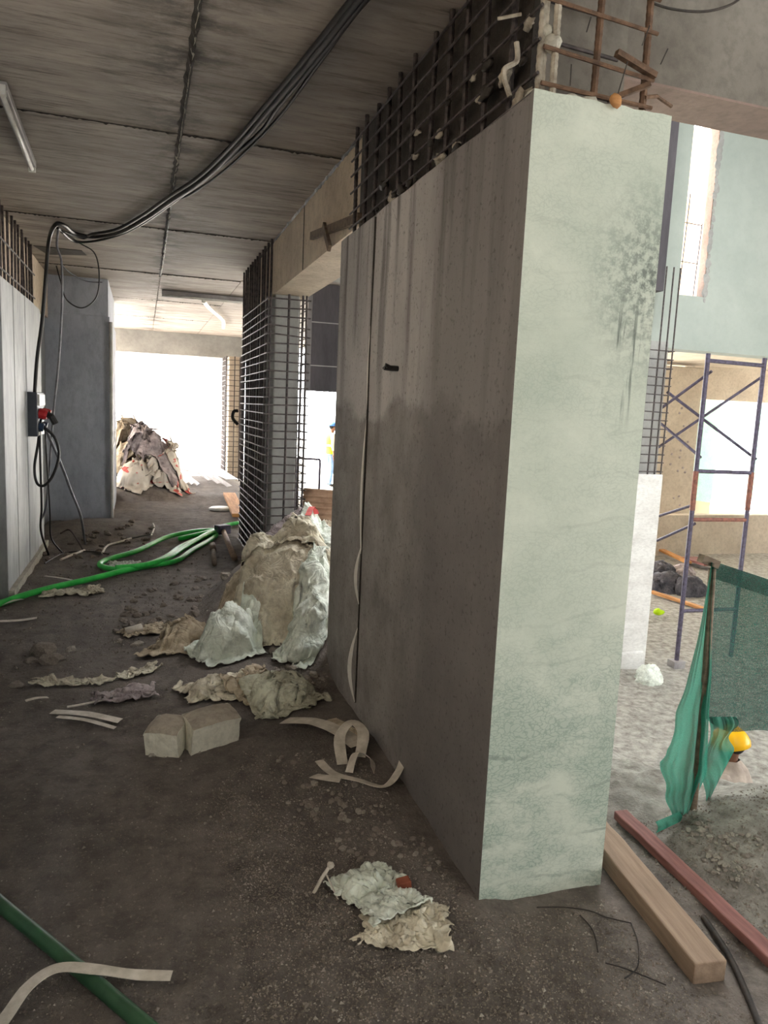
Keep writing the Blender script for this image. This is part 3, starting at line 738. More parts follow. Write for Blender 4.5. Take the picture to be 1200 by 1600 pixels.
tree((tq.x, 31.0, -2.2), tq.z+2.2, 1.5, 2, 'green tree behind the screen at the right', 'leaf_green')

# ------------------------------------------------------------------ cloth and rubble builders
def bag(name, label, cat, px, py, wpx, hpx, mat, seed, rot=0., deep=.75, sub=5, fold=.30, stretch=(1, 1, 1), group=None, lift=0., at=None, tail=0.):
    """crumpled sack: a lump creased by sharp folds, its underside resting on the ground"""
    c = at or hit(px, py); dp = depth(c); w = wpx*dp/FPX/2; h = hpx*dp/FPX*.62; dd = w*deep
    bm = bmesh.new(); bmesh.ops.create_icosphere(bm, subdivisions=sub, radius=1.0); vs = []
    sv = Vector((seed*5.3, seed*1.7, seed*.9)); cr, sr = math.cos(rot), math.sin(rot)
    for v in bm.verts:
        d = v.co.normalized(); q = Vector((d.x*stretch[0], d.y*stretch[1], d.z*stretch[2]))
        wq = q*1.1+Vector((noise.noise(q*1.7+sv), noise.noise(q*1.7+sv+Vector((9, 0, 0))), noise.noise(q*1.7+sv+Vector((0, 9, 0)))))*.7
        k = 1+fold*(.55*ridge(wq*1.3+sv)+.30*ridge(wq*2.9+sv)+.20*ridge(wq*6.1+sv)+.08*ridge(wq*13+sv))-.12
        if tail: k *= 1+tail*max(0, -d.x)**3
        x, y, z = d.x*w*k, d.y*dd*k, d.z*h*k
        X = c.x+x*cr-y*sr; Y = c.y+dd*.6+x*sr+y*cr; g = G(X, Y, False)+lift
        Z = g+max(0, z)*1.0 - (0.015 if z < 0 else 0)
        Z += .008*noise.noise(Vector((X, Y, 0))*25+sv)
        vs.append((X, Y, Z))
    fs = [tuple(v.index for v in f.verts) for f in bm.faces]; bm.free()
    mb = MB(); mb.add(vs, fs); return tag(mb.build(name, mat, smooth=True), label, cat, group)
def sheet(name, label, cat, px, py, wpx, dpx, mat, seed, rot=0., amp=.06, n=70, freq=7., group=None, raise_=.02, stretch=(1., 2.2), lift=0.):
    """flattened sack or cloth lying in creases over the ground"""
    c = hit(px, py); dp = depth(c); w = wpx*dp/FPX; dl = dpx*dp/FPX*2.0
    cr, sr = math.cos(rot), math.sin(rot); sv = Vector((seed*3.3, seed*7.1, 0)); vs = []; fs = []; idx = {}
    for j in range(n+1):
        for i in range(n+1):
            u, v = i/n*2-1, j/n*2-1
            ang = math.atan2(v, u); rad = max(abs(u), abs(v)); lim = .80+.28*noise.noise(Vector((math.cos(ang)*1.6, math.sin(ang)*1.6, seed*2.2)))+.07*noise.noise(Vector((math.cos(ang)*7, math.sin(ang)*7, seed)))
            u *= lim; v *= lim
            x, y = u*w/2, v*dl/2
            q = Vector((x*stretch[0], y*stretch[1], 0))*freq
            wq = q+Vector((noise.noise(q*.6+sv), noise.noise(q*.6+sv+Vector((5, 5, 0))), 0))*1.2
            z = amp*(.55*ridge(wq*.5+sv)+.4*ridge(wq*1.1+sv)+.22*ridge(wq*2.6+sv)+.1*ridge(wq*5.5+sv))
            fall = 1-rad**4*.8
            X = c.x+x*cr-y*sr+.25*z*sr; Y = c.y+x*sr+y*cr
            vs.append((X, Y, G(X, Y, False)+raise_+lift+max(-.005, (z+amp*.55))*fall))
    for j in range(n):
        for i in range(n): a = j*(n+1)+i; fs.append((a, a+1, a+n+2, a+n+1))
    mb = MB(); mb.add(vs, fs); o = mb.build(name, mat, smooth=True)
    md = o.modifiers.new('thickness', 'SOLIDIFY'); md.thickness = .003; md.offset = -1
    return tag(o, label, cat, group)
def ribbon(name, label, cat, pts, w, mat, n=8, up=(0, 0, 1), group=None, curl=0., taper=False):
    P = spline(pts, n); vs = []; fs = []; N = len(P)
    for i, p in enumerate(P):
        t = (P[min(i+1, N-1)]-P[max(i-1, 0)]).normalized(); s = t.cross(Vector(up)); s = s.normalized() if s.length > 1e-5 else Vector((1, 0, 0))
        e = s.cross(t); a = curl*i/N; s2 = s*math.cos(a)+e*math.sin(a); k = w*(min(1, .25+4*min(i, N-1-i)/N) if taper else 1)*(1+.12*noise.noise(p*11))
        vs += [p-s2*k/2, p+e*.02*w, p+s2*k/2]
    for i in range(N-1): a = 3*i; fs += [(a, a+1, a+4, a+3), (a+1, a+2, a+5, a+4)]
    mb = MB(); mb.add(vs, fs); o = mb.build(name, mat, smooth=False)
    md = o.modifiers.new('thickness', 'SOLIDIFY'); md.thickness = .002
    return tag(o, label, cat, group)

# height of ground plus whatever already lies on it, for the cloth to settle on
HX0, HY0, HST = -1.3, 1.2, .02
HNX, HNY = 180, 680
HM = np.array([[G(HX0+i*HST, HY0+j*HST)+.010 for i in range(HNX)] for j in range(HNY)])
HM[:, int((X0-.02-HX0)/HST):][int((Y0-HY0)/HST):int((Y1-HY0)/HST)] = np.maximum(HM[:, int((X0-.02-HX0)/HST):][int((Y0-HY0)/HST):int((Y1-HY0)/HST)], -9)
def hsample(A, x, y):
    u = np.clip((x-HX0)/HST, 0, HNX-2.001); v = np.clip((y-HY0)/HST, 0, HNY-2.001); i = u.astype(int); j = v.astype(int); fu = u-i; fv = v-j
    return (A[j, i]*(1-fu)+A[j, i+1]*fu)*(1-fv)+(A[j+1, i]*(1-fu)+A[j+1, i+1]*fu)*fv
def cloth(name, label, cat, px, py, w, l, mat, seed, rot=0., bumps=(), squeeze=.72, n=54, steps=26, group=None, at=None, drop=.06, rough=.5, keep=True, yoff=0., fold=.24, bend=.3, crease=.13):
    """an empty or half full sack: a sheet let fall in folds on the heap (position-based cloth).
    w, l: footprint in metres; bumps: (dx, dy, rx, ry, h) filling under the sheet"""
    global HM
    c = at or hit(px, py); c = Vector((c.x, c.y+yoff, c.z)); rg = np.random.RandomState(seed); cr, sr = math.cos(rot), math.sin(rot)
    A = HM
    if bumps:
        A = HM.copy(); jj, ii = np.mgrid[0:HNY, 0:HNX]; gx = HX0+ii*HST-c.x; gy = HY0+jj*HST-c.y; lx = gx*cr+gy*sr; ly = -gx*sr+gy*cr
        for (dx, dy, rx, ry, h) in bumps:
            d2 = ((lx-dx)/rx)**2+((ly-dy)/ry)**2; A = np.maximum(A, np.where(d2 < 1, HM+h*np.clip(1-d2, 0, 1)**.38, -9))
    u, v = np.meshgrid(np.linspace(-.5, .5, n), np.linspace(-.5, .5, n))
    ksz = min(1.0, .25+min(w, l)*1.35); amp = fold*(1.0-squeeze)*2.2*ksz
    def smooth_noise(k):
        f = np.zeros((n, n))
        for _ in range(5):
            a_ = rg.uniform(0, 6.28); fr = rg.uniform(.5, 1.0)*k; f += np.sin((u*math.cos(a_)+v*math.sin(a_))*fr*6.28+rg.uniform(0, 6.28))
        return f/5
    x = u*w+smooth_noise(1.6)*w*.10+smooth_noise(5)*w*.02; y = v*l+smooth_noise(1.6)*l*.10+smooth_noise(5)*l*.02
    X = c.x+x*cr-y*sr; Y = c.y+x*sr+y*cr
    wx = u*w+.10*w*smooth_noise(2.2); wy = v*l+.10*l*smooth_noise(2.2); F = np.zeros((n, n)); tot = 0
    base = rg.uniform(0, 3.14)
    for q_ in range(6):
        a_ = base+rg.normal(0, .75); lam = (.50, .38, .28, .21, .16, .12)[q_]*rg.uniform(.85, 1.2)*ksz; wgt = lam
        F += wgt*(1-np.abs(np.sin((wx*math.cos(a_)+wy*math.sin(a_))*math.pi/lam+rg.uniform(0, 6.28)+1.1*smooth_noise(2.5))))**1.4; tot += wgt
    Z = hsample(A, X, Y)+.012+amp*F/tot*1.9
    P = np.stack([X, Y, Z], -1); Vv = np.zeros_like(P)
    def con(a, b_, L, k):
        d = P[b_]-P[a]; q = np.linalg.norm(d, axis=-1, keepdims=True)+1e-9; f = d*(k*.5*(q-L)/q); P[a] += f; P[b_] -= f
    pairs = []
    def mk(di, dj, L, k, par):
        # pairs (j,i)-(j+dj,i+di) split in two independent colours
        J, I = np.mgrid[0:n-dj, max(0, -di):n-max(0, di)]
        key = (I//abs(di) if dj == 0 else J//dj) % 2
        m_ = key == par; a, b_ = (J[m_], I[m_]), (J[m_]+dj, I[m_]+di); return a, b_, np.linalg.norm(P[b_]-P[a], axis=-1, keepdims=True)*L, k
    for par in (0, 1):
        pairs += [mk(1, 0, 1., 1., par), mk(0, 1, 1., 1., par), mk(1, 1, 1., .4, par), mk(-1, 1, 1., .4, par), mk(2, 0, 1., bend, par), mk(0, 2, 1., bend, par)]
    dt = .016
    for st in range(steps):
        prev = P.copy(); Vv[..., 2] -= 9.8*dt; Vv *= .94; P += Vv*dt
        for it in range(4):
            for a, b_, L, k in pairs: con(a, b_, L, k)
            g = hsample(A, P[..., 0], P[..., 1]); hitm = P[..., 2] < g
            P[..., 2] = np.maximum(P[..., 2], g)
            P[hitm, 0] += (prev[hitm, 0]-P[hitm, 0])*.9; P[hitm, 1] += (prev[hitm, 1]-P[hitm, 1])*.9
        # the column face stops it
        inn = (P[..., 1] > Y0) & (P[..., 1] < Y1) & (P[..., 0] > X0-.012); P[inn, 0] = X0-.012
        Vv = (P-prev)/dt
    # sharp fine creases on top of the settled folds
    F2 = np.zeros((n, n))
    for q_ in range(5):
        a_ = base+rg.normal(0, .9); lam = (.17, .13, .10, .075, .06)[q_]*rg.uniform(.9, 1.15)*max(.6, ksz)
        F2 += lam*(1-np.abs(np.sin((wx*math.cos(a_)+wy*math.sin(a_))*math.pi/lam+rg.uniform(0, 6.28)+1.3*smooth_noise(3))))**2.2
    P[..., 2] += crease*F2
    if keep:
        ii = np.clip(((P[..., 0]-HX0)/HST).round().astype(int), 1, HNX-2).ravel(); jj = np.clip(((P[..., 1]-HY0)/HST).round().astype(int), 1, HNY-2).ravel(); zz = P[..., 2].ravel()+.006
        for a in (0, 1): np.maximum.at(HM, (jj, ii+a), zz)
    vs = P.reshape(-1, 3).tolist(); fs = [(j*n+i, j*n+i+1, (j+1)*n+i+1, (j+1)*n+i) for j in range(n-1) for i in range(n-1)]
    mb = MB(); mb.add(vs, fs); o = mb.build(name, mat, smooth=True)
    md = o.modifiers.new('thickness', 'SOLIDIFY'); md.thickness = .003; md.offset = 1
    return tag(o, label, cat, group)

# ================================================================== THE SACK HEAP BESIDE THE COLUMN
HG = 'sacks on the rubble heap'
for (lab, px, py, w, l, mt, sd, rot, bp, sq, fo) in (
    ('beige sack at the very top of the heap', 494, 838, .42, .40, 'sack_tan', 35, .3, [(0, 0, .19, .17, .06)], .8, .14),
    ('grey-beige sack under the rebar cage', 440, 872, .50, .62, 'sack_grey', 31, .5, [(0, 0, .22, .26, .22)], .8, .2),
    ('light sack wedged between heap top and column', 502, 862, .40, .42, 'sack_white', 39, .9, [(0, 0, .15, .18, .07)], .75, .2),
    ('tan sack slumped left of the big cream sack', 376, 948, .40, .62, 'sack_tan', 27, -.2, [(0, 0, .17, .26, .22)], .78, .22),
    ('big cream sack draped over the middle of the heap', 436, 950, .60, .60, 'sack_cream', 11, -.4, [(0, .02, .27, .26, .34)], .75, .26),
    ('folded cream sack lying across the top of the big sack', 462, 906, .62, .34, 'sack_cream', 19, -.45, [(.05, 0, .2, .09, .10)], .55, .26),
    ('white twisted sack lying against the column on the heap', 484, 992, .24, .50, 'sack_white', 15, -.7, [(0, 0, .09, .2, .20)], .6, .26),
    ('dusty tan sack at the left tail of the heap', 287, 1008, .46, .40, 'sack_tan', 23, -.4, [(0, 0, .15, .13, .14)], .62, .22),
    ('pale mint-white full sack at the foot of the heap', 354, 1022, .38, .34, 'sack_white', 3, .3, [(0, 0, .16, .14, .24), (-.1, -.02, .09, .08, .14)], .76, .26)):
    cloth('cement_sack', lab, 'sack', px, py, w, l, mt, sd, rot, bp, squeeze=sq, fold=fo, n=56, group=HG)
for (nm, lab, cat_, px, py, w, l, mt, sd, rot, bp, sq) in (
    ('empty_sack', 'flattened cream sack spread in front of the heap', 'sack', 348, 1082, .44, .24, 'sack_cream', 5, .1, [(-.08, 0, .1, .07, .06)], .60),
    ('empty_sack', 'brown stained sack between the flattened and the crumpled sack', 'sack', 402, 1085, .30, .30, 'sack_tan', 10, .6, [(0, 0, .1, .08, .06)], .55),
    ('empty_sack', 'crumpled greenish sack lying beside the broken block', 'sack', 442, 1102, .38, .32, 'sack_green', 9, .25, [(0, 0, .16, .11, .12)], .55),
    ('empty_sack', 'dirty rag trailing left from the heap', 'rag', 225, 988, .30, .16, 'sack_tan', 14, .35, [], .5)):
    cloth(nm, lab, cat_, px, py, w, l, mt, sd, rot, bp, squeeze=sq, n=48, group=HG)
def rest(px, py):
    v = ray(px, py); v = v/np.linalg.norm(v); t = 3.0
    while t < 9:
        p = CP+v*t
        if p[2] <= hsample(HM, np.array([p[0]]), np.array([p[1]]))[0]+.01: break
        t += .01
    if t >= 9: p = CP+v*(6.2/v[1]); p[2] = hsample(HM, np.array([p[0]]), np.array([p[1]]))[0]+.01
    return Vector(p)
ribbon('red_wrapper', 'red and white wrapper on top of the heap', 'wrapper', [rest(481, 805), rest(488, 800)+Vector((0, 0, .04)), rest(495, 803)], .04, 'sack_red')

# cracked concrete block in two pieces
def block2(name, label, fa, fb, back, skew, h, seed, lean=0.):
    A = hit(*fa); B = hit(*fb); z0 = min(A.z, B.z)-.02; d = (B-A); d.z = 0; L = d.length; d.normalize(); nrm = Vector((-d.y, d.x, 0))
    nu, nv, nw = 10, 8, 6; bm = bmesh.new(); bmesh.ops.create_cube(bm, size=1.0)
    bmesh.ops.subdivide_edges(bm, edges=bm.edges[:], cuts=5, use_grid_fill=True)
    bm.normal_update()
    for f in bm.faces: f.material_index = 1 if f.normal.z > .7 else 0
    for v in bm.verts:
        u, w, t = v.co.x+.5, v.co.y+.5, v.co.z+.5
        P = A+d*(u*L+skew*w+lean*t)+nrm*(w*back); k = Vector((noise.noise(Vector((u*4, w*4, t*4+seed))), noise.noise(Vector((u*4, w*4+9, t*4+seed))), noise.noise(Vector((u*4+9, w*4, t*4+seed)))))
        z = z0+t*h
        if t > .99: z -= .02*(abs(u-.5)*2)**4+.02*(abs(w-.5)*2)**4
        v.co = Vector((P.x, P.y, z))+k*.006
    me = bpy.data.meshes.new(name); bm.to_mesh(me); bm.free(); me.materials.append(MATS['block_face']); me.materials.append(MATS['block_concrete'])
    return tag(link(name, me), label, 'concrete block')
block2('broken_block', 'left half of the cracked concrete block', (228, 1178), (280, 1183), .21, -.01, .15, 1, -.015)
block2('broken_block', 'right half of the cracked concrete block', (298, 1182), (372, 1158), .20, .045, .165, 5, .014)

# ================================================================== LITTER
# crumpled white plastic in the foreground
cloth('plastic_bag', 'lower torn flap of dirty plastic sheet near the column corner', 'plastic bag', 632, 1458, .26, .20, 'sack_cream', 26, -.4, [(.03, 0, .07, .04, .02)], squeeze=.66, n=60, steps=20, fold=.28, crease=.10)
cloth('plastic_bag', 'crumpled white plastic sack torn open on the dirt near the column corner', 'plastic bag', 588, 1412, .21, .28, 'sack_white', 21, .3, [(-.02, .06, .06, .05, .05)], squeeze=.62, n=64, steps=20, fold=.3, crease=.10)
b = MB(); p1 = hit(620, 1398)+Vector((0, 0, .02)); p2 = hit(640, 1392)+Vector((0, 0, .02)); b.bar(p1, p2, .035, .03)
tag(b.build('brick_piece', 'brick_red', bevel=.004), 'small orange brick fragment behind the white plastic', 'brick')
bk = thing('bent_bracket', 'small bent pale bracket stuck in the dirt left of the white plastic', 'bracket', hit(505, 1395))
h0 = hit(490, 1398); q = MB(); q.tube([h0+Vector((0, 0, .0)), h0+Vector((.03, .02, .035)), h0+Vector((.06, .03, .07))], .006, 6); q.build('stem', 'strip_white', bk)
q = MB(); lump(q, h0+Vector((.063, .03, .072)), .012, 3, 2); q.build('knob', 'strip_white', bk)
h1 = hit(528, 1412); q = MB(); q.tube([h0+Vector((.045, .025, .05)), h1+Vector((0, 0, .0))], .003, 5); q.build('wire_leg', 'strip_white', bk)
# curled strips by the column foot
CG = 'curled plastic strips at the column foot'
def H_(px, py, z=.01): return hit(px, py)+Vector((0, 0, z))
ribbon('plastic_strip', 'wide flat grey strip lying towards the column foot', 'strip', [H_(445, 1135, .03), H_(490, 1142, .05), H_(530, 1160, .06), H_(560, 1178, .04)], .085, 'strip_white', group=CG)
ribbon('plastic_strip', 'short dark strip leaning on the column foot', 'strip', [H_(515, 1130, .02), H_(540, 1145, .03), H_(565, 1165, .02)], .08, 'sack_tan', group=CG)
ribbon('plastic_strip', 'curled loop of strip between the flat strips', 'strip', [H_(535, 1200, .01), H_(530, 1175, .07), H_(548, 1162, .10), H_(566, 1172, .08), H_(562, 1190, .02)], .05, 'strip_white', group=CG)
ribbon('plastic_strip', 'long pale curved strip with its tip turned up', 'strip', [H_(498, 1198, .02), H_(520, 1215, .01), H_(560, 1228, .01), H_(600, 1236, .02), H_(622, 1222, .05), H_(631, 1205, .10)], .04, 'strip_white', curl=.5, group=CG)
ribbon('plastic_strip', 'small leaf-shaped strip end left of the long curved strip', 'strip', [H_(490, 1218, .01), H_(508, 1226, .02), H_(532, 1226, .01)], .05, 'strip_white', group=CG)
ribbon('plastic_strip', 'twisted strip bit under the curled loop', 'strip', [H_(545, 1215, .01), H_(556, 1195, .05), H_(580, 1196, .03), H_(582, 1212, .02)], .035, 'strip_white', curl=1.2, group=CG)
# litter on the left of the path
LG = 'paper litter on the path'
cloth('torn_sack', 'torn grey sack scrap in the middle of the dirt path', 'rag', 195, 1092, 0.32, 0.15, 'sack_grey', 41, .1, squeeze=.55, n=36, group=LG)
cloth('torn_sack', 'pale folded scrap pointing up the path', 'rag', 215, 1058, 0.23, 0.10, 'sack_cream', 43, .5, squeeze=.55, n=36, group=LG)
cloth('torn_sack', 'long thin torn scrap left of the grey sack scrap', 'rag', 110, 1070, 0.39, 0.08, 'sack_cream', 47, -.25, squeeze=.55, n=36, group=LG)
for i, (a, c_, w) in enumerate((((82, 1118), (188, 1130), .05), ((75, 1095), (40, 1102), .03), ((90, 1128), (180, 1138), .03))):
    ribbon('paper_strip', ('bundle of pale flat strips on the path', 'short slat piece at the left of the strip bundle', 'thin strip under the bundle of flat strips')[i], 'strip',
           [H_(*a, .02), H_((a[0]+c_[0])/2, (a[1]+c_[1])/2, .03), H_(*c_, .02)], w, 'strip_white', group=LG)
ribbon('paper_strip', 'flat pale strip by the frame edge on the left', 'strip', [H_(0, 975, .02), H_(30, 972, .02), H_(58, 970, .02)], .05, 'strip_white', group=LG)
ribbon('paper_strip', 'white strip under the green hose at the left edge', 'strip', [H_(0, 948, .02), H_(20, 944, .03), H_(34, 940, .02)], .05, 'white_plastic', group=LG)
ribbon('paper_strip', 'thin white stick by the green hose', 'strip', [H_(70, 904, .02), H_(90, 908, .03), H_(112, 911, .02)], .03, 'white_plastic', group=LG)
cloth('torn_sack', 'pale rag bunched against the green hose', 'rag', 115, 930, 0.47, 0.18, 'sack_cream', 51, .1, squeeze=.55, n=36, group=LG)
cloth('torn_sack', 'small white rag between the hose loops', 'rag', 195, 884, 0.26, 0.16, 'sack_white', 53, .0, squeeze=.55, n=36, group=LG)
b = MB(); b.tube([H_(197, 993, .03), H_(222, 990, .05)], .03, 8)
tag(b.build('pipe_end', 'strip_white', smooth=True), 'short pale pipe end at the rag left of the heap', 'pipe')

# foreground hose and white strip
hs = [(-120, 1290), (-40, 1375), (0, 1412), (60, 1462), (130, 1520), (230, 1605), (330, 1690)]
b = MB(); b.tube(spline([onz(x, y, .03)+Vector((0, 0, G(*onz(x, y, .03)[:2], False))) for x, y in hs]), .021, 12)
tag(b.build('water_hose', 'hose_dark_green', smooth=True), 'dark green hose crossing the bottom left foreground', 'hose')
ribbon('bent_strip', 'off-white bent flat strip lying over the dark green hose', 'strip', [onz(-30, 1640, .03), onz(8, 1590, .035), onz(45, 1540, .05), onz(90, 1512, .065), onz(150, 1514, .06), onz(210, 1522, .035), onz(268, 1524, .03)], .036, 'strip_white', n=10, taper=False)

# green hose coils
hp_ = [(-8, 952), (0, 948), (45, 934), (95, 923), (140, 912), (190, 899), (230, 889), (275, 880), (300, 865), (335, 843), (345, 826), (372, 819)]
b = MB(); b.tube(spline([H_(x, y, .03) for x, y in hp_]), .026, 10)
hz = thing('garden_hose', 'bright green hose snaking and looping across the corridor floor', 'hose', H_(200, 895))
b.build('hose_run', 'hose_green', hz, smooth=True)
for k, pts in enumerate(([(340, 832), (300, 838), (260, 846), (215, 866), (165, 882), (158, 890), (190, 896), (235, 886), (262, 874), (285, 858), (335, 838)],
                         [(335, 840), (320, 846), (290, 862), (262, 880), (225, 892), (180, 896)],
                         [(336, 834), (318, 840), (280, 846)])):
    b = MB(); b.tube(spline([H_(x, y, .035+.02*(k == 1)) for x, y in pts]), .026, 10); b.build('hose_loop', 'hose_green', hz, smooth=True)

# pipes / tools near the cage
tl = thing('sledge_hammer', 'old sledge hammer lying by the foot of the rebar cage', 'hammer', H_(352, 860))
q = MB(); q.tube([H_(349, 838, .05), H_(366, 880, .06)], .033, 8); q.build('handle', 'timber_tan', tl, smooth=True)
q = MB(); q.bar(H_(338, 838, .07), H_(357, 836, .07), .11, .11); q.build('head', 'scaffold_paint', tl, bevel=.012)
b = MB(); b.tube([H_(333, 862, .04), H_(335, 888, .04)], .024, 8); b.tube([H_(332, 858, .05), H_(333, 866, .05)], .034, 8)
tag(b.build('steel_pipe', 'timber_grey', smooth=True), 'short grey pipe beside the sledge hammer', 'pipe')
timber('timber_board', H_(358, 777, .05), H_(374, 812, .05), .20, .05, 'timber_orange', 'tan board lying along the rebar cage')
cd = hit(345, 798); b = MB(); b.tube([cd+Vector((0, 0, .0)), cd+Vector((0, 0, .025)), cd+Vector((0, 0, .04))], [.17, .18, .15], 20)  # flat white disc on the dirt
tag(b.build('round_disc', 'white_plastic', smooth=True), 'round white disc on the dirt near the board', 'lid')
# folded metal sheets at the far end
SG = 'metal sheets at the corridor end'
for i, (pa_, pb_, dz) in enumerate((((272, 732), (372, 758), .04), ((285, 758), (312, 762), .03), ((318, 752), (362, 766), .03))):
    A = H_(*pa_, dz); B = H_(*pb_, dz); mb = MB(); d = B-A; s = Vector((-.25, 1, 0)); vs = []; fs = []; n = 12
    for k in range(n+1):
        z = .05*abs(((k/2) % 2)-1); c = A+d*k/n; vs += [(c.x, c.y, c.z+z), (c.x+s.x*.9, c.y+s.y*.9, c.z+z+.12)]
    for k in range(n): a = 2*k; fs.append((a, a+2, a+3, a+1))
    mb.add(vs, fs); o = mb.build('metal_sheet', 'sheet_metal'); md = o.modifiers.new('thickness', 'SOLIDIFY'); md.thickness = .012
    tag(o, ('long folded metal sheet at the bright corridor end', 'small bent metal sheet left of the others', 'bent metal sheet nearest the rebar cage')[i], 'metal sheet', SG)
# printed sacks in the far left pile
FG = 'printed sacks piled at the far left'
for lab, x, y, w, l, mt, sd, bp in (('cream sack with red print at the foot of the far pile', -.12, 12.75, .6, .7, 'sack_print', 61, .30), ('white sack with red print at the right of the far pile', .30, 12.9, .6, .7, 'sack_print', 63, .26),
        ('tan sack on the upper left of the far pile', -.18, 13.3, .8, .9, 'sack_tan', 65, .50), ('violet-grey sack across the far pile', .16, 13.1, .7, .9, 'sack_grey', 67, .34),
        ('small cream sack at the right end of the far pile', .50, 13.1, .45, .6, 'sack_print', 69, .16), ('tan sack on the very top of the far pile', -.25, 13.7, .7, .7, 'sack_tan', 71, .42)):
    cloth('printed_sack', lab, 'sack', 0, 0, w, l, mt, sd, .3*sd, [(0, 0, w*.42, l*.42, bp)], squeeze=.66, n=40, steps=70, group=FG, at=Vector((x, y, 0)))
# corrugated sheet and rail behind the heap
cs = MB(); A = ony(474, 762, 8.95); B = ony(530, 778, 8.95); vs = []; fs = []; n = 6; m_ = 40
for j in range(m_+1):
    z = .02+(A.z-.02)*j/m_; off = .02*math.sin(j*1.25)
    for i in range(n+1): x = A.x+(B.x+.4-A.x)*i/n; vs.append((x, 8.95+off, z-(.06*i/n)))
cs.add(vs, [(j*(n+1)+i, j*(n+1)+i+1, (j+1)*(n+1)+i+1, (j+1)*(n+1)+i) for j in range(m_) for i in range(n)])
o = cs.build('corrugated_sheet', 'sheet_rust', smooth=True); md = o.modifiers.new('thickness', 'SOLIDIFY'); md.thickness = .006
tag(o, 'rusty corrugated sheet standing behind the heap', 'metal sheet')
rl = thing('guard_rail', 'thin steel guard rail behind the caged column', 'rail', (2.6, 12, 0))
r0 = ony(465, 716, 12.0); r1 = ony(500, 718, 12.0)
zg = G(r1.x, r1.y, False)
for p in (r0, r1):
    q = MB(); q.tube([(p.x, p.y, zg-.02), (p.x, p.y, p.z)], .02, 6); q.build('post', 'scaffold_paint', rl)
q = MB(); q.tube([r0, r1], .02, 6); q.build('top_rail', 'scaffold_paint', rl)

# ================================================================== STONES AND CHIPS
def covered(p):
    return HX0 < p.x < HX0+HNX*HST-.05 and HY0 < p.y < HY0+HNY*HST-.05 and HM[int((p.y-HY0)/HST), int((p.x-HX0)/HST)] > G(p.x, p.y)+.03
def rock_mesh(seed, mat, sub=2):
    mb = MB(); lump(mb, (0, 0, .0), 1.0, seed, sub, (1, .8, .62), .55, 1.7); return mb.mesh('stone', mat)
RM_ = [rock_mesh(100+i, ('stone', 'stone_pale', 'stone_dark')[i % 3], 2 if i < 9 else 1) for i in range(12)]
def stone(px, py, wpx, k, label, group, big=0):
    p = hit(px, py); r = wpx*depth(p)/FPX/2
    if X0-r < p.x < X1+r and Y0-r < p.y < Y1+r: return
    if covered(p): return
    if '{' in label: label = label.format(('grey', 'pale', 'brownish')[k % 3], 'larger' if wpx > big else 'small')
    o = bpy.data.objects.new('stone', RM_[k % len(RM_)]); COL.objects.link(o)
    o.location = (p.x, p.y, p.z+r*.15); o.scale = (r, r, r); o.rotation_euler = (RND.uniform(-.3, .3), RND.uniform(-.3, .3), RND.uniform(0, 6.3))
    tag(o, label, 'stone', group)
for (px, py, w, k, lab) in ((354, 907, 24, 1, 'pale square stone lying alone below the sledge hammer'), (70, 1024, 42, 0, 'flat grey stone leading the cluster on the left path'), (78, 1036, 38, 3, 'larger flat stone under the first in the left path cluster'),
                            (110, 1018, 18, 4, 'small pale stone at the right of the left path cluster'), (50, 1036, 22, 6, 'small stone at the left of the left path cluster'), (24, 1074, 22, 0, 'lone grey stone near the left frame edge'),
                            (215, 1006, 18, 1, 'pale chip under the trailing rag'), (186, 1002, 14, 4, 'pale chip left of the trailing rag'), (308, 1176, 12, 1, 'pale chip at the foot of the cracked block'), (238, 1180, 14, 4, 'pale chip at the left corner of the cracked block')):
    stone(px, py, w, k, lab, 'single stones on the floor')
def in_poly(px, py, poly):
    c = False; n = len(poly)
    for i in range(n):
        (x1, y1), (x2, y2) = poly[i], poly[i-1]
        if (y1 > py) != (y2 > py) and px < (x2-x1)*(py-y1)/(y2-y1)+x1: c = not c
    return c
def scatter(n, poly, wmin, wmax, label, group, ks):
    xs = [p[0] for p in poly]; ys = [p[1] for p in poly]; c = 0
    while c < n:
        px = RND.uniform(min(xs), max(xs)); py = RND.uniform(min(ys), max(ys))
        if not in_poly(px, py, poly): continue
        stone(px, py, RND.uniform(wmin, wmax)**1.0, RND.choice(ks), label, group, (wmin+wmax)/2); c += 1
scatter(70, [(400, 1000), (512, 990), (510, 1070), (440, 1060)], 7, 20, '{1} {0} rubble lump among the sacks of the heap', 'rubble lumps on the heap', (0, 1, 3, 4, 6, 7))
scatter(80, [(430, 1180), (560, 1230), (640, 1290), (720, 1380), (640, 1370), (520, 1330), (420, 1250)], 6, 15, '{1} {0} rubble chip along the column foot', 'rubble chips at the column foot', (0, 1, 3, 6, 9, 10))
scatter(45, [(200, 930), (330, 900), (340, 940), (300, 970), (180, 990)], 7, 18, '{1} {0} stone on the path beside the heap', 'stones on the path', (0, 2, 3, 5, 8))
scatter(40, [(60, 860), (240, 800), (250, 850), (160, 880), (90, 920)], 6, 14, '{1} {0} stone by the left wall foot', 'stones by the left wall', (0, 2, 3, 5))
scatter(110, [(1085, 1275), (1195, 1305), (1195, 1400), (1110, 1370), (1060, 1310)], 5, 12, '{1} {0} gravel lump on the mound under the net', 'gravel lumps under the net', (0, 1, 3, 4, 9))
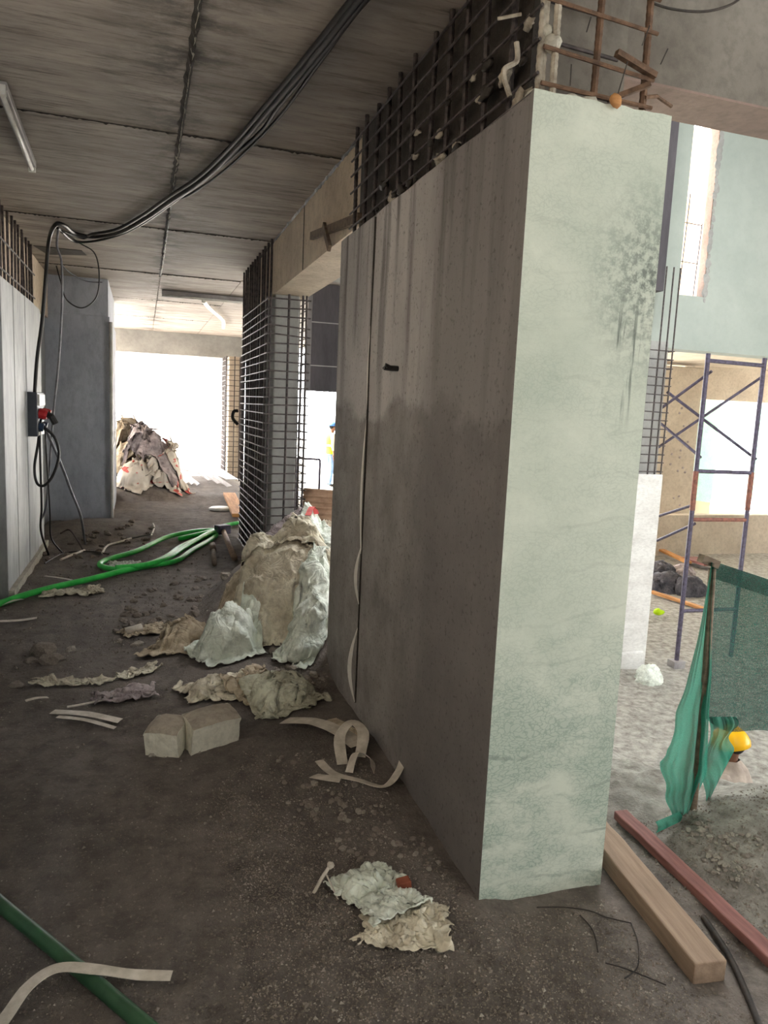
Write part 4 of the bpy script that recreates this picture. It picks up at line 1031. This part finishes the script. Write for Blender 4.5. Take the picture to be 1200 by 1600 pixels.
# uncountable fine gravel, one mesh
def gravel(n, seed):
    rg = random.Random(seed); vs = []; fs = []; mi = []
    base = [(1, 0, 0), (-.5, .87, 0), (-.5, -.87, 0), (0, 0, .8), (0, 0, -.5)]; bf = [(0, 1, 3), (1, 2, 3), (2, 0, 3), (1, 0, 4), (2, 1, 4), (0, 2, 4)]
    polys = [([(380, 1170), (560, 1200), (745, 1430), (700, 1500), (560, 1560), (300, 1300)], .5), ([(60, 860), (360, 860), (320, 1000), (0, 1060), (0, 960)], .12),
             ([(0, 1000), (240, 1000), (300, 1200), (740, 1440), (940, 1400), (1200, 1600), (0, 1600)], .35), ([(330, 1220), (740, 1440), (940, 1410), (1130, 1600), (380, 1600)], .8), ([(960, 1280), (1200, 1280), (1200, 1520), (1090, 1450)], .2), ([(410, 990), (514, 980), (512, 1080), (430, 1070)], .12), ([(420, 830), (514, 800), (514, 1000), (330, 1000)], .1)]
    for poly, share in polys:
        xs = [p[0] for p in poly]; ys = [p[1] for p in poly]; c = 0
        while c < n*share:
            px = rg.uniform(min(xs), max(xs)); py = rg.uniform(min(ys), max(ys))
            if not in_poly(px, py, poly): continue
            c += 1; p = onz(px, py, 0) if (py > 1150 or (px < 260 and py > 1000)) else hit(px, py); z = G(p.x, p.y)
            if depth(p) > 9 or covered(p): continue
            if X0-.01 < p.x < X1+.01 and Y0-.01 < p.y < Y1: continue
            r = rg.uniform(.002, .0052)*(1+.35*max(0, depth(p)-2.5))*(1.8 if rg.random() < .06 else 1); a = rg.uniform(0, 6.3); ca_, sa = math.cos(a), math.sin(a); o = len(vs)
            for (x, y, zz) in base:
                k = r*rg.uniform(.6, 1.2); vs.append((p.x+(x*ca_-y*sa)*k, p.y+(x*sa+y*ca_)*k, z+zz*k+r*.2))
            fs += [tuple(i+o for i in f) for f in bf]; mi += [rg.choice((0, 0, 1, 2, 2, 2, 0))]*6
    mb = MB(); mb.v = vs; mb.f = fs; mb.mi = mi; return mb
o = gravel(9000, 5).build('gravel', ['stone', 'stone_pale', 'stone_dark']); tag(o, 'loose fine gravel and crumbs strewn over the dirt floor', 'gravel', kind='stuff')
# thin wires and twigs on the floor
TG = 'thin wires and sticks on the floor'
for i, (pts, r, mt) in enumerate(([[(95, 838), (110, 832), (130, 862)], .008, 'wire'], [[(160, 868), (168, 855), (188, 850), (205, 845)], .012, 'strip_white'], [[(236, 840), (241, 828), (239, 822)], .010, 'strip_white'], [[(200, 846), (222, 841), (238, 838)], .008, 'wire'],
                                  [[(95, 878), (115, 870), (132, 862)], .012, 'strip_white'], [[(70, 885), (100, 866), (140, 864), (170, 870)], .007, 'wire'], [[(105, 1112), (130, 1107), (160, 1100)], .006, 'strip_white'])):
    q = MB(); q.tube(spline([H_(x, y, .02) for x, y in pts], 5), r, 6)
    tag(q.build('floor_wire', mt), ('dark bent wire by the left wall foot', 'pale bent stick left of the hose loops', 'pale forked twig above the hose loops', 'dark wire joining the twigs above the hose', 'pale stick by the left wall foot', 'dark wire crossing under the pale sticks', 'thin pale stick behind the flat strips')[i], 'wire', TG)

# timbers on the right
A = H_(925, 1312, .035); B = H_(1108, 1535, .035)
timber('timber_beam', A, B, .105, .07, 'timber_tan', 'thick tan timber lying against the column corner')
A = H_(968, 1283, .03); B = H_(1240, 1545, .03)
timber('timber_plank', A, B, .06, .035, 'timber_red', 'reddish narrow plank lying right of the tan timber')
b = MB(); b.tube(spline([H_(1098, 1440, .012), H_(1140, 1500, .012), H_(1180, 1590, .012), H_(1195, 1640, .012)]), .010, 8)
tag(b.build('dark_rod', 'wire', smooth=True), 'dark bent rod between the timbers in the right corner', 'rod')
for i, pts in enumerate(([(838, 1424), (880, 1426), (920, 1434), (945, 1442), (985, 1450)], [(985, 1450), (996, 1480), (995, 1520), (975, 1540)], [(905, 1440), (925, 1465), (933, 1500)], [(945, 1515), (980, 1525), (1040, 1548)])):
    q = MB(); q.tube(spline([H_(x, y, .006) for x, y in pts], 6), .0022, 5)
    tag(q.build('tie_wire', 'wire'), ('thin wire lying in front of the column foot', 'curved wire end right of the column foot', 'short wire hook in front of the column', 'low wire piece near the tan timber end')[i], 'wire', 'thin wires before the column')
# ================================================================== GREEN NET FENCE
nf = thing('safety_net', 'green safety net hung on stick posts along the edge of the drop', 'net', (2.09, 2.21, 0))
NY = 2.21
q = MB(); q.tube(spline([(2.095, NY, -.08), (2.085, NY-.005, .5), (2.06, NY, 1.06)]), .014, 8); q.build('post', 'timber_grey', nf, smooth=True)
q = MB(); q.bar(ony(1095, 872, NY), ony(1120, 882, NY), .03, .03); q.build('rail_end', 'timber_grey', nf)
def net_panel(px_poly_fn, nu, nv, amp, seed, y0, mat, name='net_panel'):
    vs = []
    for j in range(nv+1):
        for i in range(nu+1):
            px, py = px_poly_fn(i/nu, j/nv); off = amp*(noise.noise(Vector((i/nu*5, j/nv*1.2, seed)))+.5*noise.noise(Vector((i/nu*12, j/nv*2.5, seed+4))))
            p = ony(px, py, y0+off); vs.append(p)
    mb = MB(); mb.add(vs, [(j*(nu+1)+i, j*(nu+1)+i+1, (j+1)*(nu+1)+i+1, (j+1)*(nu+1)+i) for j in range(nv) for i in range(nu)])
    return mb.build(name, mat, nf, smooth=True)
def L_(a, b, t): return a+(b-a)*t
# main panel, right of the post; lower edge swags up to the right
def main_panel(u, v):
    top = (L_(1112, 1330, u), L_(876, 948, u)); bot = (L_(1092, 1330, u), L_(1112, 1196, u)+18*math.sin(u*9)*(1-u)); return L_(top[0], bot[0], v), L_(top[1], bot[1], v)
net_panel(main_panel, 50, 30, .03, 2, NY+.03, 'net_green')
def hem(u, v):
    return L_(1112, 1330, u)-2*v, L_(876, 948, u)+v*26
net_panel(hem, 40, 5, .012, 5, NY+.015, 'net_green', 'hem')
# left flap hanging from the post, gathered, tattered foot
def flap(u, v):
    left = [(1112, 878), (1098, 960), (1078, 1050), (1058, 1110), (1048, 1165), (1032, 1190), (1040, 1235), (1048, 1278)]
    right = [(1116, 880), (1112, 960), (1112, 1050), (1108, 1110), (1106, 1165), (1104, 1210), (1090, 1240), (1076, 1272)]
    k = v*7; i = min(6, int(k)); t = k-i
    a = (L_(left[i][0], left[i+1][0], t), L_(left[i][1], left[i+1][1], t)); c = (L_(right[i][0], right[i+1][0], t), L_(right[i][1], right[i+1][1], t))
    return L_(a[0], c[0], u)+3*math.sin(v*40)*(1-u)*v, L_(a[1], c[1], u)
net_panel(flap, 24, 60, .05, 8, NY-.01, 'net_teal')
def foot(u, v): return L_(1024, 1066, v)-6*math.sin(u*6), L_(1302, 1272, v)+u*12-14*v
net_panel(lambda u, v: (L_(1024, 1062, u)+4*math.sin(v*3), L_(1284+18*v, 1268+16*v, u)), 12, 8, .02, 12, NY-.06, 'net_teal')
def tail2(u, v): return L_(1106, 1150, u)-10*v+6*math.sin(v*9), L_(1120, 1160+20*u, .0)+v*L_(150, 60, u)
net_panel(tail2, 18, 40, .05, 17, NY+.02, 'net_teal')

# ================================================================== PEOPLE
def skin_body(name, joints, edges, radii, root, mats, matfn, parent, sub=2):
    me = bpy.data.meshes.new(name+'_rig'); names = list(joints)
    me.from_pydata([joints[k] for k in names], [(names.index(a), names.index(c)) for a, c in edges], [])
    o = bpy.data.objects.new(name+'_rig', me); COL.objects.link(o)
    o.modifiers.new('skin', 'SKIN').use_smooth_shade = True
    sm = o.modifiers.new('sub', 'SUBSURF'); sm.levels = sub; sm.render_levels = sub
    for i, k in enumerate(names):
        r = radii[k]; me.skin_vertices[0].data[i].radius = r if isinstance(r, tuple) else (r, r); me.skin_vertices[0].data[i].use_root = (k == root)
    dg = bpy.context.evaluated_depsgraph_get(); dg.update()
    m2 = bpy.data.meshes.new_from_object(o.evaluated_get(dg)); m2.name = name
    bpy.data.objects.remove(o)
    m2.materials.clear()
    for k in mats: m2.materials.append(MATS[k])
    for p in m2.polygons: p.material_index = matfn(p.center); p.use_smooth = True
    ob = bpy.data.objects.new(name, m2); COL.objects.link(ob); ob.parent = parent
    return ob
def hand_chain(J, E, Rr, wrist, d, side, pre):
    d = Vector(d).normalized(); s = Vector(side).normalized(); w = Vector(J[wrist])
    J[pre+'palm'] = tuple(w+d*.07); E.append((wrist, pre+'palm')); Rr[pre+'palm'] = (.036, .02)
    for i, (o, L) in enumerate(((-.03, .075), (-.01, .085), (.01, .08), (.03, .065))):
        a = w+d*.09+s*o; c = a+d*L*.5+Vector((0, 0, -.004)); e = a+d*L+d.cross(s)*.015
        for nm, p in ((f'{pre}f{i}a', a), (f'{pre}f{i}b', c), (f'{pre}f{i}c', e)): J[nm] = tuple(p); Rr[nm] = .0085
        E += [(pre+'palm', f'{pre}f{i}a'), (f'{pre}f{i}a', f'{pre}f{i}b'), (f'{pre}f{i}b', f'{pre}f{i}c')]
    a = w+d*.035-s*.04; c = w+d*.07-s*.055
    J[pre+'ta'] = tuple(a); J[pre+'tb'] = tuple(c); Rr[pre+'ta'] = .011; Rr[pre+'tb'] = .009
    E += [(wrist, pre+'ta'), (pre+'ta', pre+'tb')]
def helmet(mat, parent, c, rx, ry, rz, face, tilt=0.):
    bm = bmesh.new(); bmesh.ops.create_uvsphere(bm, u_segments=24, v_segments=14, radius=1.0)
    dele = [v for v in bm.verts if v.co.z < -.12]; bmesh.ops.delete(bm, geom=dele, context='VERTS')
    for v in bm.verts:
        k = 1+.04*(abs(v.co.y) < .12 and v.co.z > .2)
        brim = 1.16 if v.co.z < -.0 else 1.0
        fx = 1.28 if (v.co.z < -.0 and v.co.x > .5) else 1.0
        v.co = Vector((v.co.x*rx*brim*fx*k, v.co.y*ry*brim*k, v.co.z*rz*k))
    me = bpy.data.meshes.new('helmet'); bm.to_mesh(me); bm.free(); me.materials.append(MATS[mat])
    for p in me.polygons: p.use_smooth = True
    o = bpy.data.objects.new('helmet', me); COL.objects.link(o); o.parent = parent; o.location = c; o.rotation_euler = (0, tilt, face)
    md = o.modifiers.new('thickness', 'SOLIDIFY'); md.thickness = .006
    return o
def face_bits(parent, c, skin='skin', r=.1, hair='hair_black'):
    """nose, ears, eyes and mouth on a head looking along +x (local), hair cap"""
    q = MB(); lump(q, (c[0]+r*.98, c[1], c[2]-.01), .016, 1, 2, (1, .8, 1.4), .05); q.build('nose', skin, parent, True)
    for s in (-1, 1):
        q = MB(); lump(q, (c[0]-.005, c[1]+s*r*.80, c[2]-.01), .026, 2, 2, (.8, .35, 1.2), .05); q.build('ear', skin, parent, True)
        q = MB(); lump(q, (c[0]+r*.88, c[1]+s*.03, c[2]+.015), .010, 3, 2, (.5, 1, .7), .0); q.build('eye', 'hair_black', parent, True)
    q = MB(); q.tube([(c[0]+r*.86, c[1]-.022, c[2]-.06), (c[0]+r*.90, c[1], c[2]-.06), (c[0]+r*.86, c[1]+.022, c[2]-.06)], .005, 6); q.build('mouth', 'brick_red', parent)
    q = MB(); lump(q, (c[0]-.022, c[1], c[2]+.03), r*.98, 4, 3, (.98, .84, .95), .03); q.build('hair', hair, parent, True)
def standing_worker():
    loc = ony(519, 660, 19.0); zfoot = -.5; H = loc.z-zfoot; s = H/1.74
    W = thing('person', 'worker in a blue helmet and yellow vest standing outside behind the column', 'person', (loc.x, 19.0, zfoot))
    J = dict(pelvis=(0, 0, .93), waist=(0, 0, 1.08), chest=(0, 0, 1.28), neck0=(-.01, 0, 1.43), neck=(.01, 0, 1.50), head=(.03, 0, 1.58), crown=(.03, 0, 1.68),
             lsh=(-.01, .17, 1.40), lel=(-.05, .23, 1.13), lwr=(.02, .22, .90), rsh=(-.01, -.17, 1.40), rel=(-.06, -.23, 1.13), rwr=(.0, -.22, .90),
             lhip=(0, .09, .88), lkn=(.03, .10, .49), lan=(-.02, .10, .08), lto=(.15, .11, .035), rhip=(0, -.09, .88), rkn=(.0, -.10, .49), ran=(-.06, -.10, .08), rto=(.11, -.11, .035))
    R_ = dict(pelvis=(.125, .15), waist=(.11, .14), chest=(.125, .165), neck0=.075, neck=.055, head=(.085, .075), crown=(.08, .07), lsh=.068, lel=.046, lwr=.03, rsh=.068, rel=.046, rwr=.03,
              lhip=.095, lkn=.062, lan=.045, lto=.035, rhip=.095, rkn=.062, ran=.045, rto=.035)
    E_ = [('pelvis', 'waist'), ('waist', 'chest'), ('chest', 'neck0'), ('neck0', 'neck'), ('neck', 'head'), ('head', 'crown'), ('chest', 'lsh'), ('lsh', 'lel'), ('lel', 'lwr'), ('chest', 'rsh'), ('rsh', 'rel'), ('rel', 'rwr'),
          ('pelvis', 'lhip'), ('lhip', 'lkn'), ('lkn', 'lan'), ('lan', 'lto'), ('pelvis', 'rhip'), ('rhip', 'rkn'), ('rkn', 'ran'), ('ran', 'rto')]
    hand_chain(J, E_, R_, 'lwr', (.1, 0, -1), (1, 0, 0), 'l'); hand_chain(J, E_, R_, 'rwr', (.1, 0, -1), (1, 0, 0), 'r')
    def mf(c):
        if c.z > 1.47: return 0
        if abs(c.y) > .185 and c.z < 1.0: return 0
        if c.z < .09: return 3
        if c.z < .97 and abs(c.y) < .19: return 2
        return 1
    skin_body('body', J, E_, R_, 'pelvis', ['skin', 'shirt_cream', 'jeans_blue', 'shoe_black'], mf, W)
    # vest: open-sided shell over the torso
    q = MB(); n = 28; lv = [(.90, .150, .185), (1.02, .145, .180), (1.12, .140, .178), (1.22, .150, .185), (1.32, .150, .180), (1.40, .120, .150), (1.44, .09, .11)]; vs = []
    for z, rx, ry in lv:
        for k in range(n): a = 2*math.pi*k/n; vs.append((rx*math.cos(a), ry*math.sin(a), z))
    q.add(vs, [(j*n+k, j*n+(k+1) % n, (j+1)*n+(k+1) % n, (j+1)*n+k) for j in range(len(lv)-1) for k in range(n)])
    v_ = q.build('vest', 'vest_yellow', None, True); v_.parent = W
    q = MB(); vs = []
    for z in (1.10, 1.15):
        for k in range(n): a = 2*math.pi*k/n; vs.append((.153*math.cos(a), .188*math.sin(a), z))
    q.add(vs, [(k, (k+1) % n, n+(k+1) % n, n+k) for k in range(n)]); bd = q.build('reflective_band', 'vest_band', None, True); bd.parent = v_
    hh = bpy.data.objects.new('head_features', None)
    for fn in (lambda: face_bits(W_, (.03, 0, 1.60), r=.092),):
        W_ = W; before = set(COL.objects); 
        # features are built in the figure's own space
        globals()['_raw'] = True; fn(); globals()['_raw'] = False
    bpy.data.objects.remove(hh)
    for c in W.children: c.matrix_parent_inverse = Matrix.Identity(4)
    for c in v_.children: c.matrix_parent_inverse = Matrix.Identity(4)
    helmet('helmet_blue', W, (.025, 0, 1.645), .125, .108, .115, 0)
    W.scale = (s, s, s); W.rotation_euler = (0, 0, .15)
standing_worker()
def crouching_worker():
    hp = ony(1154, 1168, 4.2); zg = G(hp.x, hp.y, False)
    W = thing('person', 'worker in a yellow helmet and grey shirt crouching below the green net', 'person', (hp.x-.03, 4.2, zg))
    h = hp.z-zg      # head height above the ground he crouches on
    J = dict(pelvis=(-.10, 0, h-.62), waist=(-.04, 0, h-.50), chest=(.03, 0, h-.30), neck0=(.03, 0, h-.16), neck=(.03, 0, h-.10), head=(.04, 0, h-.02), crown=(.04, 0, h+.07),
             lsh=(.03, .17, h-.21), lel=(.14, .25, h-.44), lwr=(.34, .18, h-.52), rsh=(.03, -.17, h-.21), rel=(.14, -.25, h-.44), rwr=(.34, -.18, h-.52),
             lhip=(-.08, .10, h-.64), lkn=(.32, .16, h-.50 if h-.5 > .4 else .45), lan=(.12, .14, .09), lto=(.30, .15, .04), rhip=(-.08, -.10, h-.64), rkn=(.32, -.16, h-.50 if h-.5 > .4 else .45), ran=(.12, -.14, .09), rto=(.30, -.15, .04))
    R_ = dict(pelvis=(.14, .16), waist=(.13, .15), chest=(.13, .17), neck0=.075, neck=.055, head=(.085, .075), crown=(.08, .07), lsh=.07, lel=.048, lwr=.032, rsh=.07, rel=.048, rwr=.032,
              lhip=.1, lkn=.066, lan=.047, lto=.036, rhip=.1, rkn=.066, ran=.047, rto=.036)
    E_ = [('pelvis', 'waist'), ('waist', 'chest'), ('chest', 'neck0'), ('neck0', 'neck'), ('neck', 'head'), ('head', 'crown'), ('chest', 'lsh'), ('lsh', 'lel'), ('lel', 'lwr'), ('chest', 'rsh'), ('rsh', 'rel'), ('rel', 'rwr'),
          ('pelvis', 'lhip'), ('lhip', 'lkn'), ('lkn', 'lan'), ('lan', 'lto'), ('pelvis', 'rhip'), ('rhip', 'rkn'), ('rkn', 'ran'), ('ran', 'rto')]
    hand_chain(J, E_, R_, 'lwr', (1, 0, -.2), (0, 1, 0), 'l'); hand_chain(J, E_, R_, 'rwr', (1, 0, -.2), (0, 1, 0), 'r')
    def mf(c):
        if c.z > h-.12 and abs(c.y) < .12: return 0
        if c.x > .29 and abs(c.y) > .1 and c.z > h-.60: return 0
        if c.z < .10: return 3
        if c.z < h-.55: return 2
        return 1
    skin_body('body', J, E_, R_, 'pelvis', ['skin', 'shirt_grey', 'trousers_dark', 'shoe_black'], mf, W)
    face_bits(W, (.04, 0, h-.0), r=.092)
    # loose shirt tail hanging off the back
    n = 26; lv = [(h-.09, .07, .075, .03), (h-.16, .13, .17, .03), (h-.28, .17, .23, .02), (h-.42, .19, .24, -.03), (h-.56, .20, .25, -.08), (h-.74, .22, .27, -.10)]; vs = []
    for z, rx, ry, ox in lv:
        for k in range(n): a = 2*math.pi*k/n; f = 1+.05*math.sin(a*7+z*5); vs.append((ox+rx*f*math.cos(a), ry*f*math.sin(a), z))
    q = MB(); q.add(vs, [(j*n+k, j*n+(k+1) % n, (j+1)*n+(k+1) % n, (j+1)*n+k) for j in range(len(lv)-1) for k in range(n)])
    v_ = q.build('shirt', 'shirt_grey', W, True)
    for c in W.children: c.matrix_parent_inverse = Matrix.Identity(4)
    helmet('helmet_yellow', W, (.03, 0, h+.01), .14, .125, .165, 0, .25)
    W.rotation_euler = (0, 0, 2.3)
crouching_worker()

# ================================================================== TARP HEAP, TIMBER AND DETAILS IN THE LOWER COURT
TGp = 'dark sacks below the parapet'
for i, (px, py, w, h, mt) in enumerate(((1050, 925, 60, 40, 'sack_dark'), (1085, 930, 56, 38, 'sack_dark'), (1040, 905, 50, 36, 'sack_dark'), (1072, 905, 46, 30, 'sack_grey'))):
    bag('dark_sack', ('dark sack at the lower left of the court heap', 'dark sack at the lower right of the court heap', 'dark sack at the upper left of the court heap', 'grey sack on the top of the court heap')[i], 'sack', px, py, w, h, mt, 81+3*i, .3*i, .8, 4, .4, (1, 1.8, 1), TGp)
for i, (pa_, pb_, mt, w) in enumerate((((1020, 862), (1075, 888), 'timber_orange', .18), ((1075, 880), (1112, 892), 'timber_red', .5), ((1018, 930), (1100, 956), 'timber_orange', .10), ((1060, 895), (1080, 905), 'timber_grey', .12))):
    A = H_(*pa_, .06+.1*(i < 2)); B = H_(*pb_, .06+.1*(i < 2)); timber('court_plank', A, B, w, .06, mt, ('orange plank behind the dark sacks of the court', 'red-brown board beside the dark sacks of the court', 'orange plank in front of the dark sacks of the court', 'grey plank end among the dark sacks of the court')[i], group='planks in the lower court')
bag('white_sack', 'white sack at the foot of the second column', 'sack', 1020, 1068, 42, 36, 'sack_white', 93, .4, .8, 4, .42, (1, 1.8, 1))
b = MB(); p = H_(1028, 965, .1); lump(b, p, .09, 5, 2, (1.2, 1, .7), .4)
tag(b.build('yellow_rag', 'vest_yellow', smooth=True), 'small yellow rag on the pale court ground', 'rag')

# ================================================================== CEILING FITTINGS AND CABLES
def ceil(px, py, dz=.03): return onz(px, py, ZC-dz)
tb = thing('batten_light', 'dusty white tube batten under the slab at the upper left', 'lamp', ceil(25, 200))
A = ceil(2, 140, .05); B = ceil(50, 262, .05)
q = MB(); q.bar(A+Vector((0, 0, .02)), B+Vector((0, 0, .02)), .05, .04); q.build('housing', 'sheet_metal', tb, bevel=.004)
q = MB(); q.tube([A+Vector((0, 0, -.012)), B+Vector((0, 0, -.012))], .013, 8); q.build('tube', 'white_plastic', tb, True)
for p in (A, B):
    q = MB(); q.box((p.x-.02, p.y-.015, p.z-.025), (p.x+.02, p.y+.015, p.z+.02)); q.build('end_cap', 'white_plastic', tb)
tb = thing('batten_light', 'long white tube batten across the far ceiling', 'lamp', ceil(318, 463))
A = ceil(253, 459, .05); B = ceil(383, 471, .05)
q = MB(); q.bar(A+Vector((0, 0, .02)), B+Vector((0, 0, .02)), .08, .05); q.build('housing', 'sheet_metal', tb, bevel=.004)
q = MB(); q.tube([A+Vector((0, 0, -.02)), B+Vector((0, 0, -.02))], .018, 8); q.build('tube', 'white_plastic', tb, True)
b = MB(); b.tube(spline([ceil(318, 470, .05), ceil(328, 482, .06), ceil(342, 494, .05), ceil(349, 502, .06), ceil(349, 512, .06)]), .03, 8)
tag(b.build('bent_conduit', 'white_plastic', smooth=True), 'bent white conduit stub hanging under the far ceiling', 'conduit')
# dark patch on the ceiling by the left column
b = MB(); pts = [ceil(52, 384, .004), ceil(128, 392, .004), ceil(136, 399, .004), ceil(74, 398, .004)]
b.add([(p.x, p.y, p.z) for p in pts]+[(p.x, p.y, p.z+.05) for p in pts], [(0, 1, 2, 3), (4, 7, 6, 5), (0, 4, 5, 1), (1, 5, 6, 2), (2, 6, 7, 3), (3, 7, 4, 0)])
b.build('dark_patch', 'dark_concrete', ceiling)
CBG = 'cables on the ceiling'
def cable(pts, r, mat, label, n=8):
    q = MB(); q.tube(spline(pts, n), r, 8); return tag(q.build('power_cable', mat, smooth=True), label, 'cable', CBG)
run = [(790, -290), (710, -180), (640, -90), (560, 0), (490, 88), (430, 160), (370, 230), (318, 280), (270, 312), (230, 340), (190, 362), (150, 370)]
cable([ceil(x, y, .035) for x, y in run]+[ceil(118, 365, .03), ceil(100, 352, .03), ceil(86, 352, .05), ony(76, 378, 7.35), ony(71, 440, 7.36), ony(66, 500, 7.4), ony(58, 560, 7.45), ony(54, 618, 7.5)], .017, 'cable_black', 'thickest black cable sweeping over the ceiling and down to the socket box')
cable([ceil(x-7, y-4, .03) for x, y in run]+[ceil(130, 372, .03), ceil(100, 362, .04), ceil(90, 356, .05)], .013, 'cable_black', 'second black cable bundled left of the thickest one')
cable([ceil(x+9, y+2, .04) for x, y in run[:7]]+[ceil(225, 348, .04), ceil(170, 372, .04), ceil(120, 378, .05), ceil(96, 362, .05)], .011, 'cable_black', 'third black cable bundled right of the thickest one')
cable([ceil(x, y, .04) for x, y in ((670, -80), (574, 0), (492, 108), (430, 190), (356, 262), (300, 302), (275, 312))], .008, 'cable_black', 'thin black cable hanging apart from the ceiling bundle')
cable([ceil(91, 358, .05), ony(89, 385, 7.3), ony(96, 410, 7.35), ony(97, 470, 7.4), ony(92, 560, 7.5), ony(84, 640, 7.6), ony(78, 720, 7.7), ony(72, 790, 7.8), ony(64, 812, 7.85)], .010, 'cable_grey', 'grey cable dropping straight beside the socket box')
cable([ceil(96, 360, .05), ony(125, 380, 7.4), ony(148, 396, 7.4), ony(155, 430, 7.4), ony(150, 465, 7.4), ony(128, 481, 7.4), ony(104, 468, 7.4), ony(95, 440, 7.4), ony(88, 415, 7.4)], .006, 'cable_black', 'thin loose cable loop hanging below the ceiling')
cable([ony(96, 414, 7.36), ony(112, 428, 7.5), ony(135, 439, 7.6), ony(160, 441, 7.6)], .006, 'cable_grey', 'thin grey lead crossing the cable loop')

# socket box on the left wall with its leads
sb = thing('socket_box', 'grey site socket box with a red socket on the left wall', 'socket box', (-1.0, 7.5, 1.25))
q = MB(); q.box((-1.0, 7.36, 1.22), (-.91, 7.85, 1.62)); q.build('case', 'box_grey', sb, bevel=.006)
q = MB(); q.box((-.912, 7.40, 1.50), (-.895, 7.80, 1.60)); q.build('top_plate', 'white_plastic', sb)
for y in (7.46, 7.70):
    q = MB(); q.tube([(-.91, y, 1.43), (-.86, y, 1.42), (-.84, y, 1.415)], [.05, .05, .042], 12); q.build('red_socket', 'socket_red', sb)
    q = MB(); q.tube([(-.91, y, 1.31), (-.87, y, 1.30)], .04, 12); q.build('blue_socket', 'socket_blue', sb)
q = MB(); q.box((-.912, 7.40, 1.23), (-.90, 7.80, 1.26)); q.build('bottom_plate', 'white_plastic', sb)
q = MB(); q.tube([(-.85, 7.46, 1.43), (-.80, 7.44, 1.40), (-.77, 7.45, 1.34)], .03, 8); q.build('plug', 'cable_black', sb)
def lead(pts, r, mat, label):
    q = MB(); q.tube(spline(pts), r, 7); return tag(q.build('power_lead', mat, smooth=True), label, 'cable', 'leads under the socket box')
lead([ony(64, 655, 7.45), ony(60, 690, 7.45), ony(54, 730, 7.45), ony(58, 755, 7.45), ony(70, 758, 7.45), ony(84, 740, 7.45), ony(92, 710, 7.45), ony(86, 685, 7.45), ony(70, 668, 7.45)], .013, 'cable_black', 'black lead looped under the socket box')
lead([ony(66, 660, 7.45), ony(80, 690, 7.5), ony(94, 722, 7.6), ony(112, 770, 7.9), ony(126, 806, 8.1), hit(133, 852)+Vector((0, 0, .02))], .013, 'cable_grey', 'grey lead slanting from the socket box to the floor')
lead([ony(62, 668, 7.45), ony(63, 720, 7.45), ony(65, 790, 7.5), ony(64, 830, 7.6), hit(76, 868)+Vector((0, 0, .02))], .011, 'cable_black', 'black lead hanging straight down to the floor')
lead([ony(70, 665, 7.45), ony(74, 730, 7.5), ony(78, 800, 7.7), ony(80, 840, 7.9), hit(98, 866)+Vector((0, 0, .02))], .007, 'cable_black', 'thin dark lead behind the hanging black lead')
q = thing('loose_wire', 'thin wire sagging across the beam at the top right', 'wire', (1.6, 2.15, 2.8))
w = MB(); w.tube(spline([ony(1012, 2, 2.17), ony(1050, 14, 2.16), ony(1100, 18, 2.15), ony(1140, 8, 2.15), ony(1170, -12, 2.16)]), .004, 6); w.build('strand', 'wire', q)
